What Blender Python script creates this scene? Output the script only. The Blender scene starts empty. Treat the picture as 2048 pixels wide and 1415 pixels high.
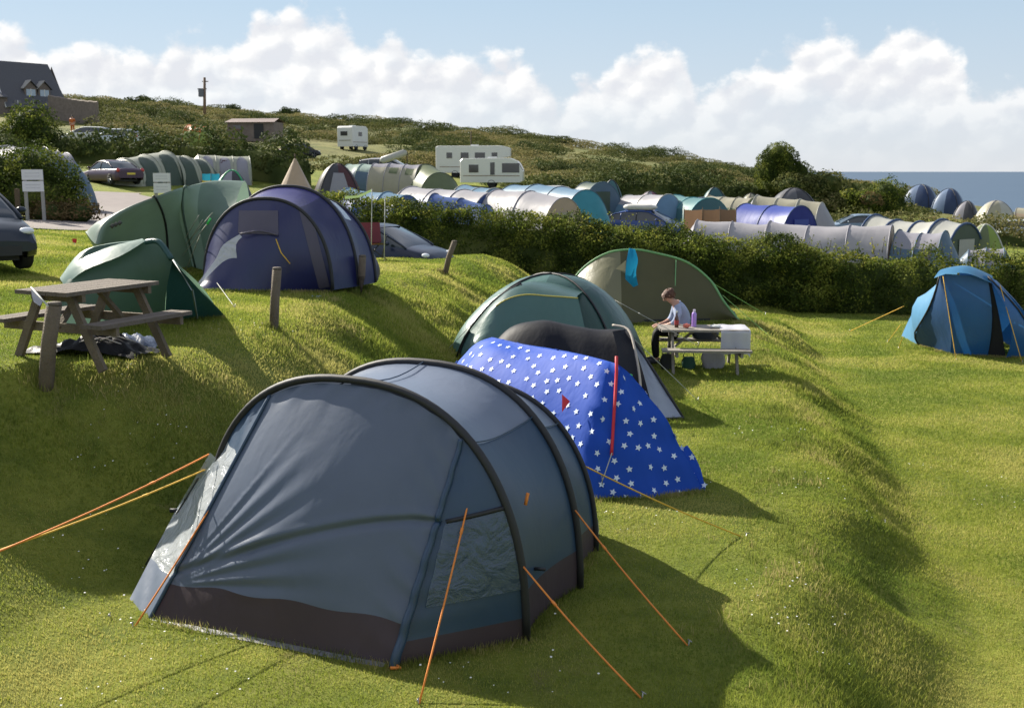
import bpy, math, random
import numpy as np
from mathutils import Vector, Matrix
random.seed(7); rng = np.random.default_rng(11)
R = math.radians; V = Vector
sc = bpy.context.scene

# ------------------------------------------------------------ camera, sky, sun, exposure
FPX = 2200.0; PITCH = math.atan(365.5/FPX); CZ = 3.5
cam_d = bpy.data.cameras.new('camera'); cam = bpy.data.objects.new('camera', cam_d)
sc.collection.objects.link(cam); sc.camera = cam
cam.location = (0, 0, CZ); cam.rotation_euler = (R(90)-PITCH, 0, 0)
cam_d.sensor_width = 36; cam_d.lens = 36*FPX/2048; cam_d.clip_end = 90000; cam_d.clip_start = 0.1
cam_d.dof.use_dof = True; cam_d.dof.focus_distance = 10.5; cam_d.dof.aperture_fstop = 5.0
SUN_DIR = V((-0.72, 0.69, 0)).normalized(); SUN_EL = R(32.5)
SUNV = V((SUN_DIR.x*math.cos(SUN_EL), SUN_DIR.y*math.cos(SUN_EL), math.sin(SUN_EL)))
sun_d = bpy.data.lights.new('sun', 'SUN'); sun = bpy.data.objects.new('sun', sun_d); sc.collection.objects.link(sun)
sun_d.energy = 5.0; sun_d.angle = R(0.5); sun_d.color = (1.0, 0.93, 0.80)
sun.rotation_euler = SUNV.to_track_quat('Z', 'Y').to_euler(); sun.location = (-30, 20, 40)
sc.view_settings.view_transform = 'Standard'; sc.view_settings.look = 'None'
sc.view_settings.exposure = 1.0; sc.view_settings.gamma = 1.0

def N(nt, typ, **kw):
    n = nt.nodes.new(typ)
    for k, v in kw.items():
        if k in n.inputs.keys(): n.inputs[k].default_value = v
        else: setattr(n, k, v)
    return n
def mth(nt, op, a, b=None, c=None):
    n = nt.nodes.new('ShaderNodeMath'); n.operation = op
    for i, x in enumerate((a, b, c)):
        if x is None: continue
        if isinstance(x, (int, float)): n.inputs[i].default_value = x
        else: nt.links.new(x, n.inputs[i])
    return n.outputs[0]

def make_world():
    w = bpy.data.worlds.new('World'); sc.world = w; w.use_nodes = True
    nt = w.node_tree; nt.nodes.clear(); L = nt.links.new
    out = N(nt, 'ShaderNodeOutputWorld')
    sky = N(nt, 'ShaderNodeTexSky'); sky.sky_type = 'NISHITA'; sky.sun_disc = False
    sky.sun_elevation = SUN_EL; sky.sun_rotation = math.atan2(SUN_DIR.x, SUN_DIR.y)
    sky.air_density = 1.0; sky.dust_density = 0.15; sky.ozone_density = 2.0
    tc = N(nt, 'ShaderNodeTexCoord'); sep = N(nt, 'ShaderNodeSeparateXYZ'); L(tc.outputs['Generated'], sep.inputs[0])
    x, y, z = sep.outputs
    az = mth(nt, 'ARCTAN2', x, y)
    hyp = mth(nt, 'SQRT', mth(nt, 'ADD', mth(nt, 'MULTIPLY', x, x), mth(nt, 'MULTIPLY', y, y)))
    el = mth(nt, 'DIVIDE', z, mth(nt, 'MAXIMUM', hyp, 0.001))          # tan(elevation)
    # height of the cumulus bank around the horizon
    pts = [(-400,100),(-100,100),(0,75),(60,90),(110,118),(200,108),(330,118),(430,92),(500,84),(545,42),(610,22),(665,45),(695,38),(730,92),(790,66),(850,112),(930,118),(1030,108),(1085,150),(1120,192),(1170,150),(1250,112),(1340,90),(1390,180),(1440,160),(1520,120),(1640,75),(1700,120),(1760,82),(1830,62),(1890,120),(1925,190),(1975,172),(2060,190),(2300,120)]
    pts = pts[:32] if len(pts) > 32 else pts
    ramp = N(nt, 'ShaderNodeValToRGB'); cr = ramp.color_ramp; cr.interpolation = 'EASE'
    a0, a1 = math.atan((-400-1024)/FPX), math.atan((2300-1024)/FPX)
    def st(px): return (math.atan((px-1024)/FPX)-a0)/(a1-a0)
    L(mth(nt, 'DIVIDE', mth(nt, 'SUBTRACT', az, a0), a1-a0), ramp.inputs[0])
    while len(cr.elements) < len(pts): cr.elements.new(0.5)
    for e, (px, py) in zip(cr.elements, sorted(pts)):
        e.position = st(px); v = (342-py)/400.0; e.color = (v, v, v, 1)
    prof = mth(nt, 'MULTIPLY', ramp.outputs[0], 400.0/FPX)
    comb = N(nt, 'ShaderNodeCombineXYZ'); L(az, comb.inputs[0]); L(mth(nt, 'MULTIPLY', el, 1.25), comb.inputs[1])
    def noise(vec, s, d, r=0.55):
        n = N(nt, 'ShaderNodeTexNoise', Scale=s, Detail=d, Roughness=r); L(vec, n.inputs['Vector']); return n.outputs[0]
    n1 = noise(comb.outputs[0], 30, 9, 0.62)
    n2 = noise(comb.outputs[0], 9, 8, 0.62)
    vo = N(nt, 'ShaderNodeTexVoronoi', Scale=42.0); vo.feature = 'SMOOTH_F1'; vo.inputs['Smoothness'].default_value = 0.6
    wob = N(nt, 'ShaderNodeVectorMath', operation='ADD'); L(comb.outputs[0], wob.inputs[0])
    nw = N(nt, 'ShaderNodeTexNoise', Scale=60.0, Detail=4.0); L(comb.outputs[0], nw.inputs['Vector'])
    sw = N(nt, 'ShaderNodeVectorMath', operation='SCALE'); L(nw.outputs['Color'], sw.inputs[0]); sw.inputs['Scale'].default_value = 0.012
    L(sw.outputs[0], wob.inputs[1]); L(wob.outputs[0], vo.inputs['Vector'])
    puff = mth(nt, 'SUBTRACT', 0.45, vo.outputs['Distance'])
    dens = mth(nt, 'SUBTRACT', prof, el)
    dens = mth(nt, 'ADD', dens, mth(nt, 'MULTIPLY', mth(nt, 'SUBTRACT', n1, 0.5), 0.062))
    dens = mth(nt, 'ADD', dens, mth(nt, 'MULTIPLY', puff, 0.022))
    def sstep(v, a, b, to=1.0):
        m = N(nt, 'ShaderNodeMapRange'); m.interpolation_type = 'SMOOTHSTEP'; L(v, m.inputs[0])
        m.inputs[1].default_value = a; m.inputs[2].default_value = b; m.inputs[3].default_value = 0; m.inputs[4].default_value = to; return m.outputs[0]
    mask = sstep(dens, -0.002, 0.017)
    inner = sstep(n2, 0.30, 0.58)
    deep = sstep(dens, 0.0, 0.07)
    # thin gaps inside the bank
    mask = mth(nt, 'MULTIPLY', mask, mth(nt, 'SUBTRACT', 1.0, mth(nt, 'MULTIPLY', mth(nt, 'SUBTRACT', 1.0, inner), mth(nt, 'MULTIPLY', deep, 0.55))))
    # shading: lit side minus shaded side
    off = N(nt, 'ShaderNodeVectorMath', operation='ADD'); L(wob.outputs[0], off.inputs[0]); off.inputs[1].default_value = (-0.006, 0.010, 0)
    vo2 = N(nt, 'ShaderNodeTexVoronoi', Scale=42.0); vo2.feature = 'SMOOTH_F1'; vo2.inputs['Smoothness'].default_value = 0.6; L(off.outputs[0], vo2.inputs['Vector'])
    n1b = noise(off.outputs[0], 30, 6, 0.6)
    lit = mth(nt, 'ADD', mth(nt, 'MULTIPLY', mth(nt, 'SUBTRACT', vo2.outputs['Distance'], vo.outputs['Distance']), 1.3), mth(nt, 'MULTIPLY', mth(nt, 'SUBTRACT', n1, n1b), 1.5))
    lit = mth(nt, 'ADD', lit, mth(nt, 'MULTIPLY', mth(nt, 'SUBTRACT', n2, 0.5), 0.7))
    lit = mth(nt, 'SUBTRACT', lit, mth(nt, 'MULTIPLY', deep, 0.10))
    cramp = N(nt, 'ShaderNodeValToRGB'); c2 = cramp.color_ramp
    c2.elements[0].position = 0.15; c2.elements[0].color = (0.405, 0.412, 0.435, 1)
    c2.elements[1].position = 0.80; c2.elements[1].color = (0.525, 0.52, 0.515, 1)
    e = c2.elements.new(0.5); e.color = (0.455, 0.458, 0.468, 1)
    L(mth(nt, 'ADD', lit, 0.55), cramp.inputs[0])
    # pale haze towards the horizon
    hz = sstep(el, 0.16, 0.45); hz = mth(nt, 'SUBTRACT', 1.0, hz)
    bg1 = N(nt, 'ShaderNodeBackground', Strength=0.075); 
    hs = N(nt, 'ShaderNodeHueSaturation', Saturation=0.62, Value=1.0); L(sky.outputs[0], hs.inputs['Color']); L(hs.outputs[0], bg1.inputs[0])
    bgh = N(nt, 'ShaderNodeBackground', Strength=1.0); gr = N(nt, 'ShaderNodeValToRGB')
    gr.color_ramp.elements[0].color = (0.335, 0.36, 0.40, 1); gr.color_ramp.elements[1].color = (0.215, 0.305, 0.39, 1); gr.color_ramp.elements[1].position = .62; L(mth(nt, 'MULTIPLY', el, 3.5), gr.inputs[0]); L(gr.outputs[0], bgh.inputs[0])
    bg2 = N(nt, 'ShaderNodeBackground', Strength=1.0); L(cramp.outputs[0], bg2.inputs[0])
    m1 = N(nt, 'ShaderNodeMixShader'); L(mth(nt, 'MULTIPLY', hz, 0.85), m1.inputs[0]); L(bg1.outputs[0], m1.inputs[1]); L(bgh.outputs[0], m1.inputs[2])
    m2 = N(nt, 'ShaderNodeMixShader'); low = sstep(el, 0.0, 0.085)
    L(mth(nt, 'MULTIPLY', mask, mth(nt, 'MULTIPLY_ADD', low, 0.85, 0.12)), m2.inputs[0]); L(m1.outputs[0], m2.inputs[1]); L(bg2.outputs[0], m2.inputs[2])
    nh_ = N(nt, 'ShaderNodeTexNoise', Scale=3.0, Detail=6.0); L(tc.outputs['Generated'], nh_.inputs['Vector'])
    hi = mth(nt, 'MULTIPLY', sstep(z, 0.26, 0.42), sstep(nh_.outputs[0], 0.40, 0.56))
    bg3 = N(nt, 'ShaderNodeBackground', Strength=1.0, Color=(0.42, 0.44, 0.50, 1))  # unseen bright cloud layer overhead, added to lift the fill light
    m4 = N(nt, 'ShaderNodeMixShader'); L(mth(nt, 'MULTIPLY', hi, 0.8), m4.inputs[0]); L(m2.outputs[0], m4.inputs[1]); L(bg3.outputs[0], m4.inputs[2])
    L(m4.outputs[0], out.inputs[0])
make_world()

# ------------------------------------------------------------ pixel <-> world helpers (layout only)
cP, sP = math.cos(PITCH), math.sin(PITCH)
def ray(px, py):
    y = (707.5-py)/FPX
    return V(((px-1024)/FPX, cP+y*sP, -sP+y*cP))
def P(px, py, Y): d = ray(px, py); return V((0, 0, CZ))+d*(Y/d.y)
def PZ(px, py, z=0.0): d = ray(px, py); return V((0, 0, CZ))+d*((z-CZ)/d.z)

# ------------------------------------------------------------ terrain height
def sst(a, b, t): t = np.clip((t-a)/(b-a), 0, 1); return t*t*(3-2*t)
def vnoise(x, y, s, seed=0):
    x = np.asarray(x, float)/s+seed*17.13; y = np.asarray(y, float)/s+seed*9.71
    xi = np.floor(x); yi = np.floor(y); fx = x-xi; fy = y-yi
    fx = fx*fx*(3-2*fx); fy = fy*fy*(3-2*fy)
    def hsh(a, b): v = np.sin(a*127.1+b*311.7+seed*74.7)*43758.5453; return v-np.floor(v)
    return ((hsh(xi, yi)*(1-fx)+hsh(xi+1, yi)*fx)*(1-fy)+(hsh(xi, yi+1)*(1-fx)+hsh(xi+1, yi+1)*fx)*fy)-0.5
E1Y = [-5, 4, 7, 8.6, 9.8, 10.6, 11.3, 13.7, 16.5, 19.7, 25.2, 30, 36]; E1X = [-7.6, -7.2, -9.0, -7.8, -6.2, -4.8, -3.7, -3.35, -3.0, -2.95, -1.9, -1.2, -.6]
E2Y = [-5, 7, 8, 9.2, 10.9, 13.7, 17.6, 22, 25.9, 30, 36]; E2X = [.8, 1.3, 1.75, 2.35, 2.85, 3.5, 4.2, 4.9, 5.6, 6.4, 7.4]
def fieldD(x, y):
    xx = np.clip(x, -70, 60)
    return 3.0+.085*xx-.05*(y-60)
def H(x, y):
    x = np.asarray(x, float); y = np.asarray(y, float)
    U = 2.02+.064*np.clip(x, -40, 5)+.015*np.clip(y, 0, 60)
    M = 3.5+.7*sst(25.5, 32, y)-.16*np.clip(-3.1-x, 0, 3.2)*(1-sst(10.5, 13, y))
    Lw = 4.2+0*x+.012*np.clip(y-18, 0, 30)
    l1 = np.clip((x-np.interp(y, E1Y, E1X))/np.interp(y, [7, 8.6, 9.8, 10.6, 11.3, 14, 17], [5.0, 4.4, 3.2, 2.6, 2.2, 2.8, 2.8]), 0, 1); t1 = .55*l1+.45*sst(0, 1, l1)
    t2 = sst(0, 1, (x-np.interp(y, E2Y, E2X)+.25*vnoise(x, y, 2.2, 3))/1.9)
    T = U*(1-t1)+(M*(1-t2)+Lw*t2)*t1
    bank = 4*t1*(1-t1); bank2 = 4*t2*(1-t2)
    T = T+bank*(.24*vnoise(x, y, 1.1, 1)+.11*vnoise(x, y, .42, 2))+bank2*(.26*vnoise(x, y, 1.7, 14)+.12*vnoise(x, y, .8, 4)+.06*vnoise(x, y, .35, 5))
    T = T+.05*vnoise(x, y, 3.0, 6)*(1-sst(0, 1, 0*x))
    near = 1-sst(2.0, 5.0, y); T = T*(1-near)+(np.minimum(U, 1.85))*near
    Yb = np.interp(x, [-40, -15, -5, 0, 30], [50, 50, 29, 37, 36])
    F = fieldD(x, y)
    k = sst(0, 1, (y-(Yb-3))/8.0)
    D = T*(1-k)+F*k
    # hill
    F85 = fieldD(x, np.minimum(y, 88))
    Rr = np.interp(x, [-200, -87, -62, -46, -32, -17, 0, 12, 27, 42, 67, 90], [-20, -12.6, -11.4, -10.3, -9.5, -8.2, -6.4, -4.5, -2.3, -.1, 3.0, 7])
    t = np.clip((y-85)/135.0, 0, 1); p = np.interp(x, [-60, -45, -20, 0, 60], [.62, .8, 1.25, 1.0, .9])
    g = t**p
    Dh = F85*(1-g)+Rr*g+(.9*vnoise(x, y, 16, 7)+.5*vnoise(x, y, 7, 8))*np.minimum(t*3, 1)
    D = np.where(y > 85, Dh, D)
    D = D+sst(222, 420, y)*60
    D = D+sst(58, 150, x+np.clip(y-60, -60, 80)*.02)*30*sst(20, 50, y)
    return CZ-D
def gz(x, y): return float(H(np.array([x]), np.array([y]))[0])
def GP(px, Y, lift=0.0):
    X = (px-1024)/FPX*Y; 
    for _ in range(3):
        z = gz(X, Y); f = Y*cP+(CZ-z)*sP; X = (px-1024)/FPX*f
    return V((X, Y, gz(X, Y)+lift))
def G(px, py):
    d = ray(px, py); t = 4.0
    while t < 400:
        q = V((0, 0, CZ))+d*t
        if q.z < gz(q.x, q.y): break
        t += .05 if t < 60 else .5
    return V((q.x, q.y, gz(q.x, q.y)))
def onG(v, lift=0.0): return V((v[0], v[1], gz(v[0], v[1])+lift))

# ------------------------------------------------------------ materials
MATS = {}
def principled(name, col, rough=.6, metal=0.0, var=.12, vscale=6.0, bump=0.0, bscale=40.0, spec=.5, coat=0.0):
    if name in MATS: return MATS[name]
    m = bpy.data.materials.new(name); m.use_nodes = True; nt = m.node_tree; b = nt.nodes['Principled BSDF']; L = nt.links.new
    b.inputs['Roughness'].default_value = rough; b.inputs['Metallic'].default_value = metal
    b.inputs['Specular IOR Level'].default_value = spec; b.inputs['Coat Weight'].default_value = coat
    tc = N(nt, 'ShaderNodeTexCoord'); n = N(nt, 'ShaderNodeTexNoise', Scale=vscale, Detail=4.0); L(tc.outputs['Object'], n.inputs['Vector'])
    mx = N(nt, 'ShaderNodeMix', data_type='RGBA'); L(n.outputs[0], mx.inputs[0])
    mx.inputs[6].default_value = (*[c*(1-var) for c in col], 1); mx.inputs[7].default_value = (*[min(1, c*(1+var)) for c in col], 1)
    L(mx.outputs[2], b.inputs['Base Color'])
    if bump:
        n2 = N(nt, 'ShaderNodeTexNoise', Scale=bscale, Detail=3.0); L(tc.outputs['Object'], n2.inputs['Vector'])
        bp = N(nt, 'ShaderNodeBump', Strength=bump, Distance=.02); L(n2.outputs[0], bp.inputs['Height']); L(bp.outputs[0], b.inputs['Normal'])
    MATS[name] = m; return m
def fabric(name, col, trans=.25, rough=.42, wr=.5, spec=.5, ws=2.2, alpha=0.0):
    if name in MATS: return MATS[name]
    m = bpy.data.materials.new(name); m.use_nodes = True; nt = m.node_tree; b = nt.nodes['Principled BSDF']; L = nt.links.new; out = nt.nodes['Material Output']
    tc = N(nt, 'ShaderNodeTexCoord')
    n = N(nt, 'ShaderNodeTexNoise', Scale=2.5, Detail=5.0); L(tc.outputs['Object'], n.inputs['Vector'])
    mx = N(nt, 'ShaderNodeMix', data_type='RGBA'); L(n.outputs[0], mx.inputs[0])
    mx.inputs[6].default_value = (*[c*.88 for c in col], 1); mx.inputs[7].default_value = (*[min(1, c*1.12) for c in col], 1)
    L(mx.outputs[2], b.inputs['Base Color']); b.inputs['Roughness'].default_value = rough; b.inputs['Specular IOR Level'].default_value = spec
    mp = N(nt, 'ShaderNodeMapping'); mp.inputs['Scale'].default_value = (ws, ws, ws*.45); mp.inputs['Rotation'].default_value = (.3, .5, .4); L(tc.outputs['Object'], mp.inputs[0])
    n2 = N(nt, 'ShaderNodeTexNoise', Scale=1.0, Detail=3.0, Distortion=.8); L(mp.outputs[0], n2.inputs['Vector'])
    bp = N(nt, 'ShaderNodeBump', Strength=wr*.45, Distance=.05); L(n2.outputs[0], bp.inputs['Height'])
    n3 = N(nt, 'ShaderNodeTexNoise', Scale=9.0, Detail=2.0); L(mp.outputs[0], n3.inputs['Vector'])
    bp2 = N(nt, 'ShaderNodeBump', Strength=wr*.35, Distance=.006); L(n3.outputs[0], bp2.inputs['Height']); L(bp.outputs[0], bp2.inputs['Normal'])
    L(bp2.outputs[0], b.inputs['Normal'])
    tr = N(nt, 'ShaderNodeBsdfTranslucent'); L(mx.outputs[2], tr.inputs[0])
    ms = N(nt, 'ShaderNodeMixShader', Fac=trans); ms.inputs[0].default_value = trans
    L(b.outputs[0], ms.inputs[1]); L(tr.outputs[0], ms.inputs[2]); last = ms.outputs[0]
    if alpha:
        tp = N(nt, 'ShaderNodeBsdfTransparent'); m3 = N(nt, 'ShaderNodeMixShader'); m3.inputs[0].default_value = alpha
        L(last, m3.inputs[1]); L(tp.outputs[0], m3.inputs[2]); last = m3.outputs[0]
    L(last, out.inputs[0]); MATS[name] = m; return m
def film(name, col=(.5, .55, .6), alpha=.5, rough=.12):
    if name in MATS: return MATS[name]
    m = bpy.data.materials.new(name); m.use_nodes = True; nt = m.node_tree; b = nt.nodes['Principled BSDF']; L = nt.links.new; out = nt.nodes['Material Output']
    tc = N(nt, 'ShaderNodeTexCoord'); b.inputs['Base Color'].default_value = (*col, 1); b.inputs['Roughness'].default_value = rough; b.inputs['Specular IOR Level'].default_value = .9
    n2 = N(nt, 'ShaderNodeTexNoise', Scale=6.0, Detail=6.0, Distortion=1.0); L(tc.outputs['Object'], n2.inputs['Vector'])
    bp = N(nt, 'ShaderNodeBump', Strength=.9, Distance=.045); L(n2.outputs[0], bp.inputs['Height']); L(bp.outputs[0], b.inputs['Normal'])
    tp = N(nt, 'ShaderNodeBsdfTransparent'); tp.inputs[0].default_value = (.85, .88, .9, 1)
    m3 = N(nt, 'ShaderNodeMixShader'); m3.inputs[0].default_value = alpha
    L(b.outputs[0], m3.inputs[1]); L(tp.outputs[0], m3.inputs[2]); L(m3.outputs[0], out.inputs[0]); MATS[name] = m; return m
def leafmat(name, c1, c2, c3=None, scale=.8, trans=.35):
    if name in MATS: return MATS[name]
    m = bpy.data.materials.new(name); m.use_nodes = True; nt = m.node_tree; b = nt.nodes['Principled BSDF']; L = nt.links.new; out = nt.nodes['Material Output']
    g = N(nt, 'ShaderNodeNewGeometry'); tc = N(nt, 'ShaderNodeTexCoord')
    n = N(nt, 'ShaderNodeTexNoise', Scale=scale, Detail=5.0); L(tc.outputs['Object'], n.inputs['Vector'])
    a = mth(nt, 'ADD', mth(nt, 'SUBTRACT', mth(nt, 'MULTIPLY', n.outputs[0], 2.1), .18), mth(nt, 'MULTIPLY', g.outputs['Random Per Island'], .38))
    cr = N(nt, 'ShaderNodeValToRGB'); cr.color_ramp.elements[0].position = .75; cr.color_ramp.elements[0].color = (*c1, 1)
    cr.color_ramp.elements[1].position = 1.3 if c3 is None else 1.0; cr.color_ramp.elements[1].color = (*c2, 1)
    cr.color_ramp.elements[0].position = .60; cr.color_ramp.elements[1].position = .92 if c3 is None else .88
    if c3: e = cr.color_ramp.elements.new(1.0); e.color = (*c3, 1)
    L(mth(nt, 'MULTIPLY', a, .78), cr.inputs[0])
    L(cr.outputs[0], b.inputs['Base Color']); b.inputs['Roughness'].default_value = .8; b.inputs['Specular IOR Level'].default_value = .12
    tr = N(nt, 'ShaderNodeBsdfTranslucent'); L(cr.outputs[0], tr.inputs[0])
    ms = N(nt, 'ShaderNodeMixShader'); ms.inputs[0].default_value = trans; L(b.outputs[0], ms.inputs[1]); L(tr.outputs[0], ms.inputs[2]); L(ms.outputs[0], out.inputs[0])
    MATS[name] = m; return m

def ground_material():
    m = bpy.data.materials.new('grass_ground'); m.use_nodes = True; nt = m.node_tree; b = nt.nodes['Principled BSDF']; L = nt.links.new
    b.inputs['Roughness'].default_value = .9; b.inputs['Specular IOR Level'].default_value = .15
    g = N(nt, 'ShaderNodeNewGeometry'); sp = N(nt, 'ShaderNodeSeparateXYZ'); L(g.outputs['Position'], sp.inputs[0])
    def noise(s, d=4.0, r=.55, dist=0.0):
        n = N(nt, 'ShaderNodeTexNoise', Scale=s, Detail=d, Roughness=r, Distortion=dist); L(g.outputs['Position'], n.inputs['Vector']); return n.outputs[0]
    def mr(v, a, b_, c=0., d=1.):
        k = N(nt, 'ShaderNodeMapRange'); L(v, k.inputs[0]); k.inputs[1].default_value = a; k.inputs[2].default_value = b_; k.inputs[3].default_value = c; k.inputs[4].default_value = d; return k.outputs[0]
    def mix(f, a, b_):
        k = N(nt, 'ShaderNodeMix', data_type='RGBA')
        if isinstance(f, float): k.inputs[0].default_value = f
        else: L(f, k.inputs[0])
        for i, c in ((6, a), (7, b_)):
            if isinstance(c, tuple): k.inputs[i].default_value = (*c, 1)
            else: L(c, k.inputs[i])
        return k.outputs[2]
    c = mix(mr(noise(.35, 5), .35, .65), (.15, .185, .03), (.245, .26, .045))
    c = mix(mr(noise(2.2, 6, .65), .45, .75), c, (.09, .13, .02))
    dry = mth(nt, 'MULTIPLY', mr(noise(.55, 6, .6, .6), .52, .72), .55)
    c = mix(dry, c, (.21, .19, .055))
    dry2 = mth(nt, 'MULTIPLY', mr(noise(1.1, 5, .65, .5), .60, .72), .6); c = mix(dry2, c, (.24, .19, .09))
    # hill: heath of olive, brown and straw
    hl = mix(mr(noise(.10, 6, .6), .38, .60), (.13, .15, .045), (.20, .19, .07))
    hl = mix(mth(nt, 'MULTIPLY', mr(noise(.22, 6, .6), .55, .70), .7), hl, (.20, .165, .07))
    hl = mix(mr(noise(.5, 5, .7), .5, .7), hl, (.045, .055, .018))
    c = mix(mr(sp.outputs[1], 92, 104), c, hl)
    L(c, b.inputs['Base Color'])
    bp = N(nt, 'ShaderNodeBump', Strength=.9, Distance=.035); L(noise(55, 4, .7), bp.inputs['Height'])
    bp2 = N(nt, 'ShaderNodeBump', Strength=.5, Distance=.12); L(noise(7, 4, .6), bp2.inputs['Height']); L(bp.outputs[0], bp2.inputs['Normal'])
    L(bp2.outputs[0], b.inputs['Normal']); return m

# ------------------------------------------------------------ mesh helpers
def tag(o, label=None, cat=None, group=None, kind=None):
    if label: o['label'] = label
    if cat: o['category'] = cat
    if group: o['group'] = group
    if kind: o['kind'] = kind
    return o
def root(name, loc, label, cat, group=None, rz=0.0):
    o = bpy.data.objects.new(name, None); sc.collection.objects.link(o); o.location = loc; o.rotation_euler = (0, 0, rz); o.empty_display_size = .2
    return tag(o, label, cat, group)
class MB:
    def __init__(s): s.v = []; s.f = []; s.m = []
    def add(s, vs, fs, mi=0):
        b = len(s.v); s.v += [tuple(v) for v in vs]; s.f += [tuple(i+b for i in f) for f in fs]; s.m += [mi]*len(fs); return s
    def box(s, c, d, rot=None, mi=0, taper=1.0):
        c = V(c); d = V(d)/2; vs = []
        for z in (-1, 1):
            k = taper if z > 0 else 1
            for x, y in ((-1, -1), (1, -1), (1, 1), (-1, 1)):
                q = V((x*d.x*k, y*d.y*k, z*d.z)); q = rot @ q if rot else q; vs.append(c+q)
        return s.add(vs, [(3, 2, 1, 0), (4, 5, 6, 7), (0, 1, 5, 4), (1, 2, 6, 5), (2, 3, 7, 6), (3, 0, 4, 7)], mi)
    def beam(s, a, b, w, h, mi=0, up=V((0, 0, 1))):
        a = V(a); b = V(b); x = (b-a).normalized(); y = up.cross(x)
        if y.length < 1e-3: y = V((0, 1, 0))
        y.normalize(); z = x.cross(y); M = Matrix((x, y, z)).transposed()
        return s.box((a+b)/2, ((b-a).length, w, h), M, mi)
    def tube(s, pts, r, n=6, mi=0, cap=True):
        pts = [V(p) for p in pts]; rs = r if isinstance(r, (list, tuple)) else [r]*len(pts); base = len(s.v); rings = []
        for i, p in enumerate(pts):
            d = (pts[min(i+1, len(pts)-1)]-pts[max(i-1, 0)]); d = d.normalized() if d.length > 1e-6 else V((0, 0, 1))
            a = d.cross(V((0, 0, 1))); 
            if a.length < .05: a = d.cross(V((1, 0, 0)))
            a.normalize(); b = d.cross(a)
            rings.append([p+(a*math.cos(2*math.pi*k/n)+b*math.sin(2*math.pi*k/n))*rs[i] for k in range(n)])
        vs = [q for r_ in rings for q in r_]; fs = []
        for i in range(len(pts)-1):
            for k in range(n): fs.append((i*n+k, i*n+(k+1) % n, (i+1)*n+(k+1) % n, (i+1)*n+k))
        if cap: fs.append(tuple(range(n-1, -1, -1))); fs.append(tuple((len(pts)-1)*n+k for k in range(n)))
        return s.add(vs, fs, mi)
    def grid(s, rows, mi=0, closed=False):
        n = len(rows[0]); vs = [q for r_ in rows for q in r_]; fs = []; ms = []
        for i in range(len(rows)-1):
            for k in range(n if closed else n-1):
                k2 = (k+1) % n; fs.append((i*n+k, i*n+k2, (i+1)*n+k2, (i+1)*n+k)); ms.append(mi(i, k) if callable(mi) else mi)
        b = len(s.v); s.v += [tuple(v) for v in vs]; s.f += [tuple(i+b for i in f) for f in fs]; s.m += ms; return s
    def poly(s, pts, mi=0): return s.add(pts, [tuple(range(len(pts)))], mi)
    def ellip(s, c, r, nu=10, nv=7, mi=0, jit=0.0):
        c = V(c); rows = []
        for i in range(nv+1):
            a = math.pi*i/nv-math.pi/2
            rows.append([c+V((r[0]*math.cos(a)*math.cos(2*math.pi*k/nu), r[1]*math.cos(a)*math.sin(2*math.pi*k/nu), r[2]*math.sin(a)))*(1+random.uniform(-jit, jit)) for k in range(nu)])
        return s.grid(rows, mi, True)
    def build(s, name, mats, parent=None, smooth=True, world=True, label=None):
        me = bpy.data.meshes.new(name); vs = s.v
        if parent is not None and world:
            M = parent_world(parent).inverted(); vs = [tuple(M @ V(v)) for v in vs]
        me.from_pydata(vs, [], s.f); mats = mats if isinstance(mats, (list, tuple)) else [mats]
        for m in mats: me.materials.append(m)
        if len(mats) > 1: me.polygons.foreach_set('material_index', s.m)
        if smooth: me.polygons.foreach_set('use_smooth', [True]*len(me.polygons))
        me.update()
        o = bpy.data.objects.new(name, me); sc.collection.objects.link(o)
        if parent is not None: o.parent = parent
        if smooth == 'auto':
            pass
        if label: o['label'] = label
        return o
def parent_world(o):
    M = Matrix.LocRotScale(o.location, o.rotation_euler, o.scale)
    return (parent_world(o.parent) @ M) if o.parent else M
def lerp(a, b, t): return a+(b-a)*t
def resample(pts, n):
    pts = [V(p) for p in pts]; d = [0]
    for a, b in zip(pts, pts[1:]): d.append(d[-1]+(b-a).length)
    out = []
    for i in range(n):
        t = d[-1]*i/(n-1); j = 0
        while j < len(d)-2 and d[j+1] < t: j += 1
        k = (t-d[j])/max(1e-9, d[j+1]-d[j]); out.append(pts[j].lerp(pts[j+1], min(1, k)))
    return out
def crom(a, b, c, d, t): return .5*((2*b)+(c-a)*t+(2*a-5*b+4*c-d)*t*t+(3*b-a-3*c+d)*t*t*t)
def smoothline(pts, k=6):
    pts = [V(p) for p in pts]; out = []
    for i in range(len(pts)-1):
        a = pts[max(i-1, 0)]; d = pts[min(i+2, len(pts)-1)]
        for j in range(k): out.append(crom(a, pts[i], pts[i+1], d, j/k))
    out.append(pts[-1]); return out
def smoothrows(rows, k=5):
    cols = [smoothline([r_[i] for r_ in rows], k) for i in range(len(rows[0]))]
    return [[c[i] for c in cols] for i in range(len(cols[0]))]
def npmesh(name, verts, faces, mats, parent=None, nper=4):
    me = bpy.data.meshes.new(name); nv = len(verts); nf = len(faces)
    me.vertices.add(nv); me.vertices.foreach_set('co', np.asarray(verts, np.float32).ravel())
    me.loops.add(nf*nper); me.loops.foreach_set('vertex_index', np.asarray(faces, np.int32).ravel())
    me.polygons.add(nf); me.polygons.foreach_set('loop_start', np.arange(0, nf*nper, nper, dtype=np.int32))
    for m in (mats if isinstance(mats, list) else [mats]): me.materials.append(m)
    me.update(calc_edges=True); o = bpy.data.objects.new(name, me); sc.collection.objects.link(o)
    if parent is not None: o.parent = parent
    return o
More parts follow.
